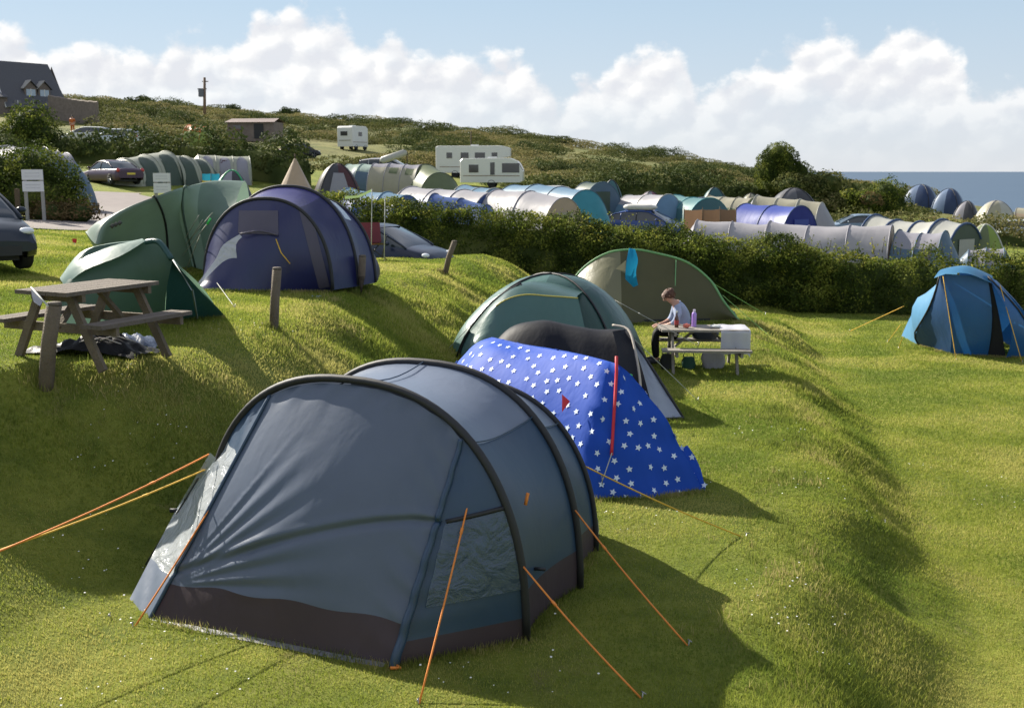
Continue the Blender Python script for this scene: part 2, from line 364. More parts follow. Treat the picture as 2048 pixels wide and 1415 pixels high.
def leafquads(pts, nrm, size, aspect=.55, spread=.7):
    n = len(pts); pts = np.asarray(pts); nrm = np.asarray(nrm)+rng.normal(0, spread, (n, 3)); nrm /= np.linalg.norm(nrm, axis=1)[:, None]+1e-9
    r = rng.normal(0, 1, (n, 3)); u = np.cross(nrm, r); u /= np.linalg.norm(u, axis=1)[:, None]+1e-9; w = np.cross(nrm, u)
    s = (size*rng.uniform(.6, 1.4, n))[:, None]
    a = pts-u*s; b = pts+w*s*aspect; c = pts+u*s; d = pts-w*s*aspect
    v = np.stack([a, b, c, d], 1).reshape(-1, 3); f = np.arange(n*4).reshape(-1, 4); return v, f
def blobleaves(blobs, per_m2, size, jitter=.18, under=-.5):
    V_, F_ = [], []; off = 0
    for (c, r) in blobs:
        area = 4*math.pi*((r[0]*r[1])**1.6+(r[0]*r[2])**1.6+(r[1]*r[2])**1.6)**(1/1.6)/3**(1/1.6)
        n = max(12, int(area*per_m2)); d = rng.normal(0, 1, (n, 3)); d /= np.linalg.norm(d, axis=1)[:, None]; d = d[d[:, 2] > under]
        # clumpy outline
        k = 1+jitter*np.sin(d[:, 0]*5.3+c[0]*3)*np.cos(d[:, 2]*6.1+c[1]*2)+rng.normal(0, jitter*.55, len(d))
        p = np.array(c)+d*np.array(r)*k[:, None]; nn = d/np.array(r); nn /= np.linalg.norm(nn, axis=1)[:, None]
        v, f = leafquads(p, nn, size); V_.append(v); F_.append(f+off); off += len(v)
    return np.concatenate(V_), np.concatenate(F_)

# ------------------------------------------------------------ ground, sea
def axis(segs):
    out = []
    for a, b, st in segs: out += list(np.arange(a, b, st))
    return np.array(out+[segs[-1][1]])
GRASSM = ground_material()
def make_ground():
    xs = axis([(-400, -100, 12), (-100, -30, 1.6), (-30, -9, .5), (-9, 16, .125), (16, 30, .5), (30, 70, 1.6), (70, 260, 8)])
    ys = axis([(-60, -4, 6), (-4, 5, .6), (5, 27, .125), (27, 45, .3), (45, 85, .8), (85, 240, 1.6), (240, 440, 10)])
    X, Y = np.meshgrid(xs, ys); Z = H(X, Y); v = np.stack([X, Y, Z], -1).reshape(-1, 3)
    nx, ny = len(xs), len(ys); i = np.arange(nx*ny).reshape(ny, nx)
    f = np.stack([i[:-1, :-1], i[:-1, 1:], i[1:, 1:], i[1:, :-1]], -1).reshape(-1, 4)
    o = npmesh('ground', v, f, GRASSM); o.data.polygons.foreach_set('use_smooth', [True]*len(f)); tag(o, kind='structure'); return o
make_ground()
def make_sea():
    m = bpy.data.materials.new('sea_water'); m.use_nodes = True; nt = m.node_tree; b = nt.nodes['Principled BSDF']; L = nt.links.new
    b.inputs['Base Color'].default_value = (.045, .105, .19, 1); b.inputs['Roughness'].default_value = .45; b.inputs['Specular IOR Level'].default_value = .35
    g = N(nt, 'ShaderNodeNewGeometry'); mp = N(nt, 'ShaderNodeMapping'); mp.inputs['Scale'].default_value = (.002, .012, 1); L(g.outputs['Position'], mp.inputs[0])
    n = N(nt, 'ShaderNodeTexNoise', Scale=1.0, Detail=6.0); L(mp.outputs[0], n.inputs['Vector'])
    mx = N(nt, 'ShaderNodeMix', data_type='RGBA'); L(n.outputs[0], mx.inputs[0]); mx.inputs[6].default_value = (.035, .065, .11, 1); mx.inputs[7].default_value = (.06, .10, .155, 1); L(mx.outputs[2], b.inputs['Base Color'])
    n2 = N(nt, 'ShaderNodeTexNoise', Scale=.08, Detail=6.0); L(g.outputs['Position'], n2.inputs['Vector'])
    bp = N(nt, 'ShaderNodeBump', Strength=.5, Distance=2.0); L(n2.outputs[0], bp.inputs['Height']); L(bp.outputs[0], b.inputs['Normal'])
    mb = MB(); rows = []
    for y in (150, 1000, 6000, 70000): rows.append([V((x, y, -46)) for x in (-60000, -4000, 4000, 60000)])
    mb.grid(rows); o = mb.build('sea', m, smooth=False); tag(o, kind='structure')
make_sea()
def make_road():
    asphalt = principled('track_tarmac', (.20, .17, .16), .9, var=.18, vscale=1.5, bump=.4, bscale=30)
    cl = smoothline([V(p) for p in ((-26, 29.0, 0), (-19, 30.2, 0), (-14.5, 32.6, 0), (-13.2, 36.5, 0), (-14.8, 43, 0), (-17.6, 52, 0), (-22, 60, 0))], 14); rows = []
    for i, p in enumerate(cl):
        d = (cl[min(i+1, len(cl)-1)]-cl[max(i-1, 0)]).normalized(); n = V((-d.y, d.x, 0)); w = 1.9+.25*math.sin(i*.9)
        rows.append([onG(p+n*w*k/6, .035) for k in range(-6, 7)])
    o = MB().grid(rows).build('road', asphalt); tag(o, kind='structure')
make_road()
# ------------------------------------------------------------ grass
def make_grass():
    m = leafmat('grass_blades', (.15, .21, .035), (.30, .335, .055), (.45, .42, .13), scale=.5, trans=.5)
    n = 1500000
    y = 6.0+30*rng.random(n)**1.25; hwx = .50*y+2.0; x = rng.uniform(-1, 1, n)*hwx
    keep = rng.random(n) < np.clip(13.0/y, 0, 1)**1.0*np.where(y < 10, .75, 1); x = x[keep]; y = y[keep]
    t1 = np.clip((x-np.interp(y, E1Y, E1X))/2.6, 0, 1); t2 = np.clip((x-np.interp(y, E2Y, E2X))/1.7, 0, 1)
    bank = np.clip(4*t1*(1-t1)+4*t2*(1-t2), 0, 1); cl = vnoise(x, y, .5, 21)+.5
    h = (.013+.018*rng.random(len(x)))*(1+1.3*bank*(.2+cl))*(.7+.6*(vnoise(x, y, 1.7, 22)+.5))*np.clip(y/12, .8, 1.5); w = .0045*np.clip(y/9, .8, 3.2)
    z = H(x, y); a = rng.uniform(0, 2*math.pi, len(x)); ln = rng.uniform(0, 1.0, len(x))*h; b = rng.uniform(0, 2*math.pi, len(x))
    p0 = np.stack([x+np.cos(a)*w, y+np.sin(a)*w, z-.005], 1); p1 = np.stack([x-np.cos(a)*w, y-np.sin(a)*w, z-.005], 1)
    p2 = np.stack([x+np.cos(b)*ln, y+np.sin(b)*ln, z+h], 1)
    v = np.stack([p0, p1, p2], 1).reshape(-1, 3); f = np.arange(len(v)).reshape(-1, 3)
    o = npmesh('grass', v, f, m, nper=3); tag(o, kind='stuff', label='short mown grass covering the terraces and banks', cat='grass')
    # daisies and clover heads
    n = 1500; y = 6.5+9*rng.random(n); x = rng.uniform(-1, 1, n)*(.5*y+.5)
    k = vnoise(x, y, 1.2, 31) > .12; x = x[k]; y = y[k]; z = H(x, y)+.03
    c = np.stack([x, y, z], 1); v, f = leafquads(c, np.tile([0, -.3, 1.], (len(c), 1)), .0075, 1.0, .15)
    o = npmesh('daisies', v, f, principled('petal_white', (.75, .75, .70), .8)); tag(o, kind='stuff', label='tiny white daisies scattered in the lawn', cat='flowers')
make_grass()

# ------------------------------------------------------------ hedges, shrubs, trees
LEAF = leafmat('hedge_leaves', (.028, .045, .008), (.075, .105, .016), (.20, .22, .04), scale=1.1, trans=.35)
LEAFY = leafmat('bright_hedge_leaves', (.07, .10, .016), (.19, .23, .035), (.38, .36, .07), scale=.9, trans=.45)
LEAFD = leafmat('dark_shrub_leaves', (.040, .058, .016), (.07, .092, .026), (.12, .135, .04), scale=.45, trans=.2)
LEAFB = leafmat('brown_shrub_leaves', (.075, .055, .022), (.12, .085, .035), (.16, .11, .05), scale=.9, trans=.25)
HEATH = leafmat('heath_leaves', (.055, .07, .02), (.14, .145, .045), (.27, .23, .10), scale=.09, trans=.3)
TWIG = principled('twig_bark', (.09, .065, .04), .9, bump=.5)
def hedge(name, label, path, tops, thick, per_m2, size, mat, group=None, shoots=0, core=True, under=-.9):
    """path: ground points along the hedge; tops: world height of the top at each"""
    rt = root(name, onG(path[0]), label, 'hedge', group)
    pp = [V((p[0], p[1], 0)) for p in path]; M = []
    blobs = []; core_rows = []
    for i in range(len(pp)-1):
        a, b = pp[i], pp[i+1]; L_ = (b-a).length; n = max(1, int(L_/(thick*.42)))
        for k in range(n):
            t = (k+random.random()*.6)/n; q = a.lerp(b, t); g = gz(q.x, q.y); top = lerp(tops[i], tops[i+1], t)+.75*float(vnoise(q.x, q.y, 2.3, 61))*min(1, thick/2)+random.uniform(-.24, .14)*thick*.7
            hh = max(.5, top-g); ox = random.uniform(-.18, .18)*thick
            nl = max(1, int(round(hh/(thick*.75))))
            for l in range(nl):
                r = thick*.5*random.uniform(.85, 1.15); cz = g+hh*(l+.5)/nl; rz = hh/nl*.62
                blobs.append(((q.x+ox*.5, q.y+ox, min(cz, top-rz*.9)), (r*1.1, r, rz)))
        d = (b-a).normalized(); nrm = V((-d.y, d.x, 0))
        for t in np.linspace(0, 1, 8, endpoint=(i == len(pp)-2)):
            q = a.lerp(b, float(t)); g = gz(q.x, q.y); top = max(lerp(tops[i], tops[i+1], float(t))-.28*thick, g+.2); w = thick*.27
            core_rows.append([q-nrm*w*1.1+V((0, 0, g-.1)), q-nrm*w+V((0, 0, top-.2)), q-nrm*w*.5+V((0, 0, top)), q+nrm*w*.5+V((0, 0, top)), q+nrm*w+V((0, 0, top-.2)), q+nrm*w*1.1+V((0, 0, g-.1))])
    v, f = blobleaves(blobs, per_m2, size, under=under)
    v = v-np.array(rt.location)
    npmesh('foliage', v, f, mat, rt)
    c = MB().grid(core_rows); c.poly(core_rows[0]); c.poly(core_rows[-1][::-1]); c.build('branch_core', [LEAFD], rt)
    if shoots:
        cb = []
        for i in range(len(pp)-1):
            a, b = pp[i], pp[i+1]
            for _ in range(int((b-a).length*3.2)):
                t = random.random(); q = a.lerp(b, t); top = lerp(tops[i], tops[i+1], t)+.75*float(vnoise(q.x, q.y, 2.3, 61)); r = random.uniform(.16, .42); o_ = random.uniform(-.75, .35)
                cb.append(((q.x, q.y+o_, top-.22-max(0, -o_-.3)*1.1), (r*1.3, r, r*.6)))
        v, f = blobleaves(cb, 170, size*1.1, .25, -.2); npmesh('sunlit_top_growth', v-np.array(rt.location), f, LEAFY, rt)  # fresh shoots in a paler leaf colour, painting the sunlit hedge top
        ps = []; s2 = MB()
        for _ in range(shoots):
            i = random.randrange(len(pp)-1); t = random.random(); q = pp[i].lerp(pp[i+1], t); top = lerp(tops[i], tops[i+1], t)
            h = random.uniform(.15, .55); base = V((q.x, q.y+random.uniform(-.5, .5)*thick, top-.15)); tip = base+V((random.uniform(-.12, .12), random.uniform(-.1, .1), h))
            s2.tube([base, tip], [.012, .004], 4)
            for k in range(9): ps.append(base.lerp(tip, (k+1)/9)+V((random.gauss(0, .05), random.gauss(0, .05), 0)))
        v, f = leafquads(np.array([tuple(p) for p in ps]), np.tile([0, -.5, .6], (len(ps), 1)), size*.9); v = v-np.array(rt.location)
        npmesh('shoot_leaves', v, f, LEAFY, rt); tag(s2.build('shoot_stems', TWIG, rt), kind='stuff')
    return rt
def shrub(name, label, cat, base, blobs, per_m2, size, mat, group=None, trunk=.0, under=-.4, jitter=.18):
    """blobs relative to base"""
    base = V(base); rt = root(name, base, label, cat, group)
    t = MB(); top = max(b[0][2] for b in blobs)
    t.tube([V((0, 0, -.2)), V((.05, .03, top*.5)), V((0, 0, top))], [.10+trunk, .07+trunk*.6, .03], 7)
    for (c, r) in blobs[:6]: t.tube([V((0, 0, top*.2)), V(c)*.6+V((0, 0, top*.1)), V(c)], [.06+trunk*.4, .04, .015], 5)
    t.build('trunk', TWIG, rt, world=False)
    v, f = blobleaves(blobs, per_m2, size, jitter, under)
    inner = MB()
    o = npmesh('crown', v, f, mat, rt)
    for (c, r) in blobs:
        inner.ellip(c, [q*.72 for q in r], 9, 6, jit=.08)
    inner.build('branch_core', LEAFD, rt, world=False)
    return rt
def blobcloud(n, rx, ry, h, rmin, rmax, zlo=.25):
    out = []
    for _ in range(n):
        a = random.uniform(0, 2*math.pi); q = math.sqrt(random.random()); r = random.uniform(rmin, rmax)
        z = random.uniform(zlo, 1); k = math.sqrt(max(.1, 1-(z-.3)**2*1.3))
        out.append(((math.cos(a)*q*max(.05, rx-r)*k, math.sin(a)*q*max(.05, ry-r)*k, max(r*.7, z*h-r)), (r, r, r*.85)))
    return out

def ztop(py, Y): return P(1024, py, Y).z
# the long hedge below the terraces
hp = [(-8.2, 38.6), (-3.6, 38.4), (0, 38.2), (3, 37.6), (6.3, 36.2), (9.3, 35.2), (13, 34.4), (16.5, 33.8), (20, 33.4), (24, 33.0)]
ht = [ztop(y, Y) for y, Y in ((400, 38.6), (410, 38.2), (432, 38), (440, 37.5), (472, 36), (492, 35), (503, 34.3), (512, 33.8), (522, 33.4), (528, 33))]
hedge('hedge', 'long thick green hedge running across the middle behind the olive tent', hp, ht, 1.7, 430, .042, LEAF, shoots=150)
# low leafy verge in front and bright top sprays
vp = []
# dark hedge behind the lower tents
h2 = [(-1, 91), (4, 91), (10, 92), (15, 93), (20, 94), (26, 95), (31, 96)]
hedge('hedge', 'dark hedge behind the teal tents below the hillside', h2, [ztop(y, 92) for y in (352, 347, 344, 347, 352, 360, 372)], 3.2, 26, .15, LEAFD, under=-.3)
h3 = [(-50, 80), (-38, 81), (-31, 80), (-26, 79), (-21, 78), (-17, 77), (-14.2, 76)]
hedge('hedge', 'dark wind-shaped hedge on the left behind the grey tunnel tents', h3, [ztop(y, 79) for y in (232, 254, 252, 258, 268, 274, 296)], 3.4, 30, .14, LEAFD, under=-.3)
h4 = [(-3.5, 97), (-8, 96), (-12, 97)]
# shrubs and trees
p = GP(65, 80); shrub('round_shrub', 'rounded dark green shrub rising left of the far white roofs', 'shrub', p, [((0, 0, 2.1), (1.6, 1.6, 1.75)), ((-.9, 0, 1.3), (1.2, 1.4, 1.5)), ((.8, -.3, 1.3), (1.3, 1.4, 1.5)), ((0, -.5, .7), (2, 1.8, 1.2))], 60, .10, LEAF, trunk=.1)
p = GP(-10, 70); shrub('wide_shrub', 'dark shrub at the left edge below the house', 'shrub', p, blobcloud(9, 2.6, 2, 2.2, .8, 1.1), 50, .10, LEAFD)
p = GP(85, 37.5); shrub('leafy_shrub', 'big bushy shrub behind the white notice board', 'shrub', p, [((-2.4, 0, .9), (1.3, 1.1, 1.1)), ((-1.3, -.1, 1.15), (1.2, 1.1, 1.2)), ((-.2, 0, 1.35), (1.0, 1.0, 1.1)), ((.35, -.1, 1.0), (.9, .9, 1.0)), ((.55, -.2, .6), (1.0, .9, .8)), ((0, -.5, .7), (1.6, 1.0, .9)), ((-1.8, -.5, .6), (1.6, 1.0, .9)), ((-3.8, 0, .8), (1.3, 1.1, 1.0))], 260, .05, LEAF, trunk=.05, jitter=.2)
p = GP(135, 36.0); shrub('brown_shrub', 'low reddish brown undergrowth at the foot of the bushy shrub', 'shrub', p, [((-.5, 0, .25), (.8, .6, .45)), ((.4, 0, .25), (.6, .5, .4))], 260, .05, LEAFB, jitter=.25)
p = GP(1553, 92); shrub('windswept_tree', 'dense round-headed tree above the dark hedge near the sea', 'tree', p, [((0, 0, 4.45), (1.25, 1.2, 1.0)), ((.5, 0, 3.95), (1.2, 1.2, 1.1)), ((-.6, 0, 3.8), (1.2, 1.1, 1.1)), ((-1.0, -.2, 3.0), (1.0, 1.0, 1.0)), ((.7, 0, 3.1), (1.3, 1.2, 1.1)), ((0, 0, 2.2), (1.6, 1.5, 1.4)), ((1.8, 0, 3.1), (1.0, 1.0, .8))], 150, .065, LEAF, trunk=.12, jitter=.10)
p = GP(1625, 90); shrub('gorse_bush', 'olive and brown bush mass right of the round-headed tree', 'shrub', p, blobcloud(14, 3.0, 2, 3.5, .8, 1.2)+[((1.3, 0, 2.3), (1.4, 1.2, 1.1)), ((-2, -.5, 2.2), (1.3, 1.2, 1.0))], 50, .11, HEATH)
p = GP(1700, 92); shrub('yellow_gorse', 'yellow-tinged gorse sloping down towards the round bush', 'shrub', p, blobcloud(10, 2.6, 2, 2.6, .7, 1.1), 50, .11, LEAFY)
p = GP(1768, 89); shrub('round_bush', 'rounded green bush beside the far blue domes', 'shrub', p, [((0, 0, 2.0), (1.45, 1.4, 1.3)), ((-.5, -.3, 1.3), (1.3, 1.2, 1.2)), ((.6, -.3, 1.2), (1.3, 1.2, 1.2))], 90, .08, LEAF)
p = GP(1735, 88); shrub('brown_shrub', 'small russet bush left of the rounded green bush', 'shrub', p, [((0, -.8, 1.5), (.8, .7, .7))], 90, .08, LEAFB)
p = GP(925, 85); shrub('wide_shrub', 'dark shrub in front of the white caravan by the awnings', 'shrub', p+V((-3.2, 0, 0)), blobcloud(6, 1.7, 1.2, 2.7, .7, 1.0), 60, .09, LEAFD)
for px, Y, h, lab in ((575, 218, 2.0, 'dark dome-shaped thorn bush alone on the skyline'), (465, 214, 1.6, 'small bush on the skyline beside the wooden pole'), (280, 205, 2.0, 'low dark bush on the skyline right of the house')):
    p = GP(px, Y); shrub('skyline_bush', lab, 'shrub', p, blobcloud(6, 3.4 if px != 465 else 2, 1.5, h+.4, .8, 1.2), 22, .16, LEAFD)
# strip of scrub between the lower tents and the far domes
hp5 = [(23, 80), (27, 79), (31, 78), (36, 77), (40, 74)]
hedge('scrub_hedge', 'broad band of rough green scrub between the white tunnel tent and the far blue domes', hp5, [ztop(y, 78) for y in (422, 420, 430, 452, 470)], 2.6, 36, .11, HEATH, under=-.2)
hedge('scrub_hedge', 'rough dark scrub right of the cream dome tent', [(32, 60), (38, 60), (46, 60)], [ztop(y, 60) for y in (505, 485, 470)], 2.6, 50, .10, LEAF, under=-.2)
def scatter_scrub():
    V_, F_ = [], []; off = 0; n = 0
    while n < 780:
        y = 94+random.random()**1.3*140; x = random.uniform(-.52, .36)*y*1.02
        if vnoise(x, y, 13, 41) < -.16 and random.random() < .85: continue
        # keep the pitches on the hill clear
        if -29 < x < -13 and 100 < y < 150: continue
        if -10 < x < 4 and y < 108: continue
        if x < -48 and y < 140: continue
        if x < -16 and y < 112: continue
        r = random.uniform(.7, 2.0)*(1+y/400); h = r*random.uniform(.25, .5)
        zz = gz(x, y); v, f = blobleaves([((x, y, zz+h*.2), (r*1.4, r, h))], 30, .11, .09, -.1)
        V_.append(v); F_.append(f+off); off += len(v); n += 1
    o = npmesh('hillside_scrub', np.concatenate(V_), np.concatenate(F_), HEATH); tag(o, 'low gorse and heather scrub covering the hillside', 'scrub', kind='stuff')
scatter_scrub()
def dark_scrub():
    V_, F_ = [], []; off = 0; n = 0
    while n < 130:
        y = 96+random.random()**1.2*130; x = random.uniform(-.50, .34)*y
        if vnoise(x, y, 18, 47) < .0: continue
        if (-29 < x < -13 and 100 < y < 150) or (-10 < x < 4 and y < 110) or (x < -44 and y < 142) or (x < -16 and y < 114): continue
        r = random.uniform(.8, 1.8)*(1+y/500); h = r*random.uniform(.4, .65); zz = gz(x, y)
        for k in range(2):
            v, f = blobleaves([((x+random.uniform(-r, r)*1.2, y, zz+h*.4), (r*1.1, r, h))], 30, .11, .2, -.2); V_.append(v); F_.append(f+off); off += len(v)
        n += 1
    o = npmesh('dark_scrub', np.concatenate(V_), np.concatenate(F_), LEAFD); tag(o, 'darker thorn and bramble thickets among the hillside scrub', 'scrub', kind='stuff')
dark_scrub()
# ------------------------------------------------------------ fabrics
BLACK = principled('black_webbing', (.018, .018, .022), .6)
ORANGE = principled('orange_cord', (.75, .24, .04), .7); YELLOWC = principled('yellow_cord', (.70, .42, .05), .7); PALEC = principled('pale_cord', (.45, .45, .40), .7); GREENC = principled('green_cord', (.25, .5, .12), .7); DARKC = principled('dark_cord', (.05, .05, .05), .7)
STEEL = principled('steel', (.35, .35, .36), .35, 1.0)
RED = principled('red_trim', (.55, .02, .03), .6)
def guy(par, a, b, mat, r=.006, slider=True, name='guy_line', sag=.0):
    a = V(a); b = V(b); mb = MB(); n = 7; pts = [a.lerp(b, i/n)+V((0, 0, -sag*math.sin(math.pi*i/n))) for i in range(n+1)]
    mb.tube(pts, r, 5)
    if slider: q = pts[2]; mb.beam(q, q+(b-a).normalized()*.05, .02, .012)
    o = mb.build(name, mat, par)
    pg = MB(); d = (b-a).normalized(); pg.tube([b+V((d.x*.02, d.y*.02, .05)), b+V((0, 0, -.08))], .005, 5); pg.tube([b+V((0, 0, .05)), b+V((d.x*.05, d.y*.05, .045))], .005, 5)
    pg.build('peg', STEEL, par); return o
def arc(C, lat, hw, h, p=2.2, n=25, z0=None):
    out = []
    for i in range(n):
        a = math.pi*i/(n-1); cu, su = math.cos(a), math.sin(a)
        u = -math.copysign(abs(cu)**(2/p), cu)*hw; z = abs(su)**(2/p)*h
        out.append(V(C)+lat*u+V((0, 0, z)))
    return out
def sleeve(par, pts, w, mat, out=.012, name='pole_sleeve'):
    """a flat-ish fabric sleeve with the pole inside"""
    return MB().tube(pts, w, 8).build(name, mat, par)

# ------------------------------------------------------------ the big slate tunnel tent
def big_tent():
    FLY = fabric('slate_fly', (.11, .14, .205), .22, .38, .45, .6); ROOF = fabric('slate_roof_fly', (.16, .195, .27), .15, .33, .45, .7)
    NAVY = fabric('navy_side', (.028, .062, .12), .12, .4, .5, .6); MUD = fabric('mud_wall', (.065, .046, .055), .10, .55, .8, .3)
    WIN = film('clear_window', (.62, .66, .70), .35, .2); WIND = film('clear_window_shaded', (.07, .11, .17), .35, .22)  # right window film gets a darker colour to paint its shade
    Lf = PZ(418, 1145); Rf = PZ(1050, 1278); C = (Lf+Rf)/2; lat = (Rf-Lf).normalized(); ax = V((-lat.y, lat.x, 0)); hw = (Rf-Lf).length/2
    NC = 100
    rt = root('tunnel_tent', C, 'large slate blue tunnel tent with black hoops and orange guy lines in the foreground', 'tent')
    S = [(0, hw, 1.86, 2.4), (1.15, hw*.965, 1.82, 2.4), (2.05, hw*.82, 1.50, 2.3)]
    A = [arc(C+ax*d, lat, w, h, p, 49) for d, w, h, p in S]
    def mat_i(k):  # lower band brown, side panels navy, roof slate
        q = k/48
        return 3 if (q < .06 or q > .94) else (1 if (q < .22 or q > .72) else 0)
    for i in range(2):
        mid = []
        for j in range(49):
            u = A[i][j].lerp(A[i+1][j], .5); c = C+ax*((S[i][0]+S[i+1][0])/2); u = c+(u-c)*.955 + V((0, 0, 0)); mid.append(u)
        rows = smoothrows([A[i], [A[i][j].lerp(mid[j], .5) + (mid[j]-A[i][j].lerp(A[i+1][j], .5))*.28 for j in range(49)], mid, [A[i+1][j].lerp(mid[j], .5)+(mid[j]-A[i][j].lerp(A[i+1][j], .5))*.28 for j in range(49)], A[i+1]], 4)
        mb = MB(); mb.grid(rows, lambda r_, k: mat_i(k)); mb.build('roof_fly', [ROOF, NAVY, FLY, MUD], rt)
    # rear end, sloping to the ground
    rear = [p_.copy() for p_ in A[2]]; base = []
    for j, p_ in enumerate(rear):
        u = (j/48-.5)*2; base.append(C+ax*(2.05+.75*math.sqrt(max(0, 1-u*u)))+lat*u*S[2][1]*.98)
    mb = MB(); mb.grid(smoothrows([rear, [rear[j].lerp(base[j], .5)+V((0, 0, .08))+ax*.10 for j in range(49)], base], 5)); mb.build('rear_fly', ROOF, rt)
    # stitched seams over the roof
    for j in (13, 24, 35):
        for i in range(2):
            q = [A[i][j].lerp(A[i+1][j], t)+(A[i][j]-C)*(.012-.045*math.sin(math.pi*t)) for t in [x/8 for x in range(9)]]; MB().tube(q, .006, 5).build('seam', NAVY, rt)
    # hoops
    for k, a in enumerate(A):
        sleeve(rt, [q+(q-(C+ax*S[k][0])).normalized()*.012 for q in a], (.033, .033, .028)[k], BLACK)
    # front porch: the recessed front panel
    CL = PZ(300, 1238); CR = PZ(788, 1334); CLo = PZ(256, 1203)
    a0 = A[0]; def_i = lambda u: min(range(49), key=lambda j: abs((a0[j]-C).dot(lat)-u*hw) + (0 if a0[j].z > .9 else 9))
    def near(px, py):
        d = ray(px, py); O_ = V((0, 0, CZ)); return min(range(49), key=lambda j: ((a0[j]-O_).cross(d).length/d.length))
    iL, iR = near(560, 800), near(950, 852)
    top = [a0[j]-V((0, 0, .03)) - ax*.01 for j in range(iL, iR+1)]; top = resample(top, NC); bot = resample([CL, CL.lerp(CR, .5)+V((0, 0, .02))-ax*.03, CR], NC)
    rows = []
    nr = 110
    for r_ in range(nr+1):
        t = r_/nr; row = []
        for j in range(NC):
            s = j/(NC-1); q = top[j].lerp(bot[j], t)
            bow = math.sin(math.pi*s)*.10*math.sin(math.pi*min(1, t*1.02))
            # tension crease from lower left to upper right
            cr = (t-(.80-.42*s)); crease = -.035*math.exp(-(cr/.016)**2)*(.45+.55*s)+.012*math.exp(-((cr+.035)/.02)**2)+.010*math.sin(s*40+t*13)*math.exp(-(t/.06)**2)+.008*math.sin((t-.5*s)*46)*math.exp(-((s-1)/.12)**2)
            # fan of small pleats at the left corner
            dx, dy = s+.02, .86-t; ang = math.atan2(dy, dx); rad = math.hypot(dx, dy)
            pleat = .010*math.sin(ang*34)*math.exp(-((rad-.35)/.28)**2)*(1 if dy > 0 else 0)*(1 if ang < 1.15 else 0)
            q = q-ax*(bow+crease+pleat); row.append(q)
        rows.append(row)
    def col(j, t):
        x = t*nr; i = min(nr-1, int(x)); return rows[i][j].lerp(rows[i+1][j], x-i)
    tb = [.845-.025*j/(NC-1)+.006*math.sin(j*.2) for j in range(NC)]
    MB().grid([[col(j, tb[j]*i/102) for j in range(NC)] for i in range(0, 103)]).build('front_panel', FLY, rt)
    MB().grid([[col(j, tb[j]+(1-tb[j])*i/6) for j in range(NC)] for i in range(7)]).build('mud_wall', MUD, rt)
    # seam strips of the front panel
    MB().tube([rows[r_][0]-ax*.01 for r_ in range(nr+1)], .016, 6).build('panel_seam', NAVY, rt)
    MB().tube([rows[r_][NC-1]-ax*.012+V((0, 0, 0)) for r_ in range(nr+1)], [.02+.02*r_/nr for r_ in range(nr+1)], 6).build('panel_seam', NAVY, rt)
    # crease seam
    # right porch wall: from panel right edge to the right leg
    legR = [a0[j] for j in range(iR, 49)]; e = [rows[r_][NC-1] for r_ in range(nr+1)]
    n = 30; l1 = resample(e, n); l2 = resample(legR, n); w = []
    for r_ in range(n):
        w.append([l1[r_].lerp(l2[r_], k/8)-ax*(.03*math.sin(math.pi*k/8)*math.sin(math.pi*r_/n)) for k in range(9)])
    mb = MB(); mb.grid(w, lambda r_, k: 1 if r_ > 25 else 0); mb.build('side_wall', [NAVY, MUD], rt)
    mb = MB(); 
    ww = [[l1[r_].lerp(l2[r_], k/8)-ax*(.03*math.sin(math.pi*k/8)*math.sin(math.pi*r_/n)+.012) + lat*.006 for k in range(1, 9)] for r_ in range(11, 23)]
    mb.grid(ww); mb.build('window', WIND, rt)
    MB().tube(ww[0], .018, 6).build('window_trim', BLACK, rt)
    # left porch wall: big clear window catching the sun
    legL = [a0[j] for j in range(iL, -1, -1)]; e = [rows[r_][0] for r_ in range(nr+1)]
    l1 = resample(e, n); 
    outer = resample([legL[0]]+[q for q in legL if q.z > 1.12][1:]+[P(352, 1018, 9.35), CLo], n)
    w = []
    for r_ in range(n): w.append([l1[r_].lerp(outer[r_], k/10)+ax*.03*math.sin(r_*1.3+k)*.5*math.sin(math.pi*k/10) for k in range(11)])
    mb = MB(); mb.grid(w, lambda r_, k: (1 if r_ < 8 else (0 if r_ < 24 else 2))); mb.build('window', [WIN, NAVY, ROOF], rt)
    # inner back side wall behind the left leg so the porch closes to the hoop
    lg = resample([q for q in legL if q.z < 1.12], 12); oo = resample([P(420, 905, 9.1), P(352, 1018, 9.35), CLo], 12)
    MB().grid([[lg[i].lerp(oo[i], k/4) for k in range(5)] for i in range(12)]).build('side_wall', film('clear_side', (.5, .55, .6), .55, .2), rt)
    MB().box(P(350, 1020, 9.33), (.09, .03, .03)).build('webbing_tab', BLACK, rt)
    # inner tent (bedroom) curtain across the middle hoop
    inn = [C+ax*1.2+(q-(C+ax*1.25))*.96 for q in A[1]]
    MB().grid([inn, [V((q.x, q.y, 0.0)) for q in inn]]).build('inner_curtain', fabric('inner_grey', (.25, .25, .27), .3), rt)
    # groundsheet lip
    MB().grid([[rows[nr][k]+V((0, 0, .02)) for k in range(0, NC, 8)], [rows[nr][k]-ax*.05+V((0, 0, .004)) for k in range(0, NC, 8)]]).build('groundsheet_edge', fabric('grey_skirt', (.16, .16, .17), .1), rt)
    # toggles along the sides
    for (px, py, Y) in ((1068, 1136, 8.25), (1126, 1072, 9.3)):
        q = P(px, py, Y); MB().beam(q, q+V((.09, -.02, .0)), .03, .02).build('webbing_tab', BLACK, rt)
    # guy lines (ends read from where they meet the lawn)
    g = lambda a, b, m, r=.0075: guy(rt, a, b, m, min(r, .0075), sag=.025)
    g(P(955, 925, 8.15), PZ(838, 1408), ORANGE); g(a0[44]+V((0, 0, .0)), PZ(1282, 1395), ORANGE)
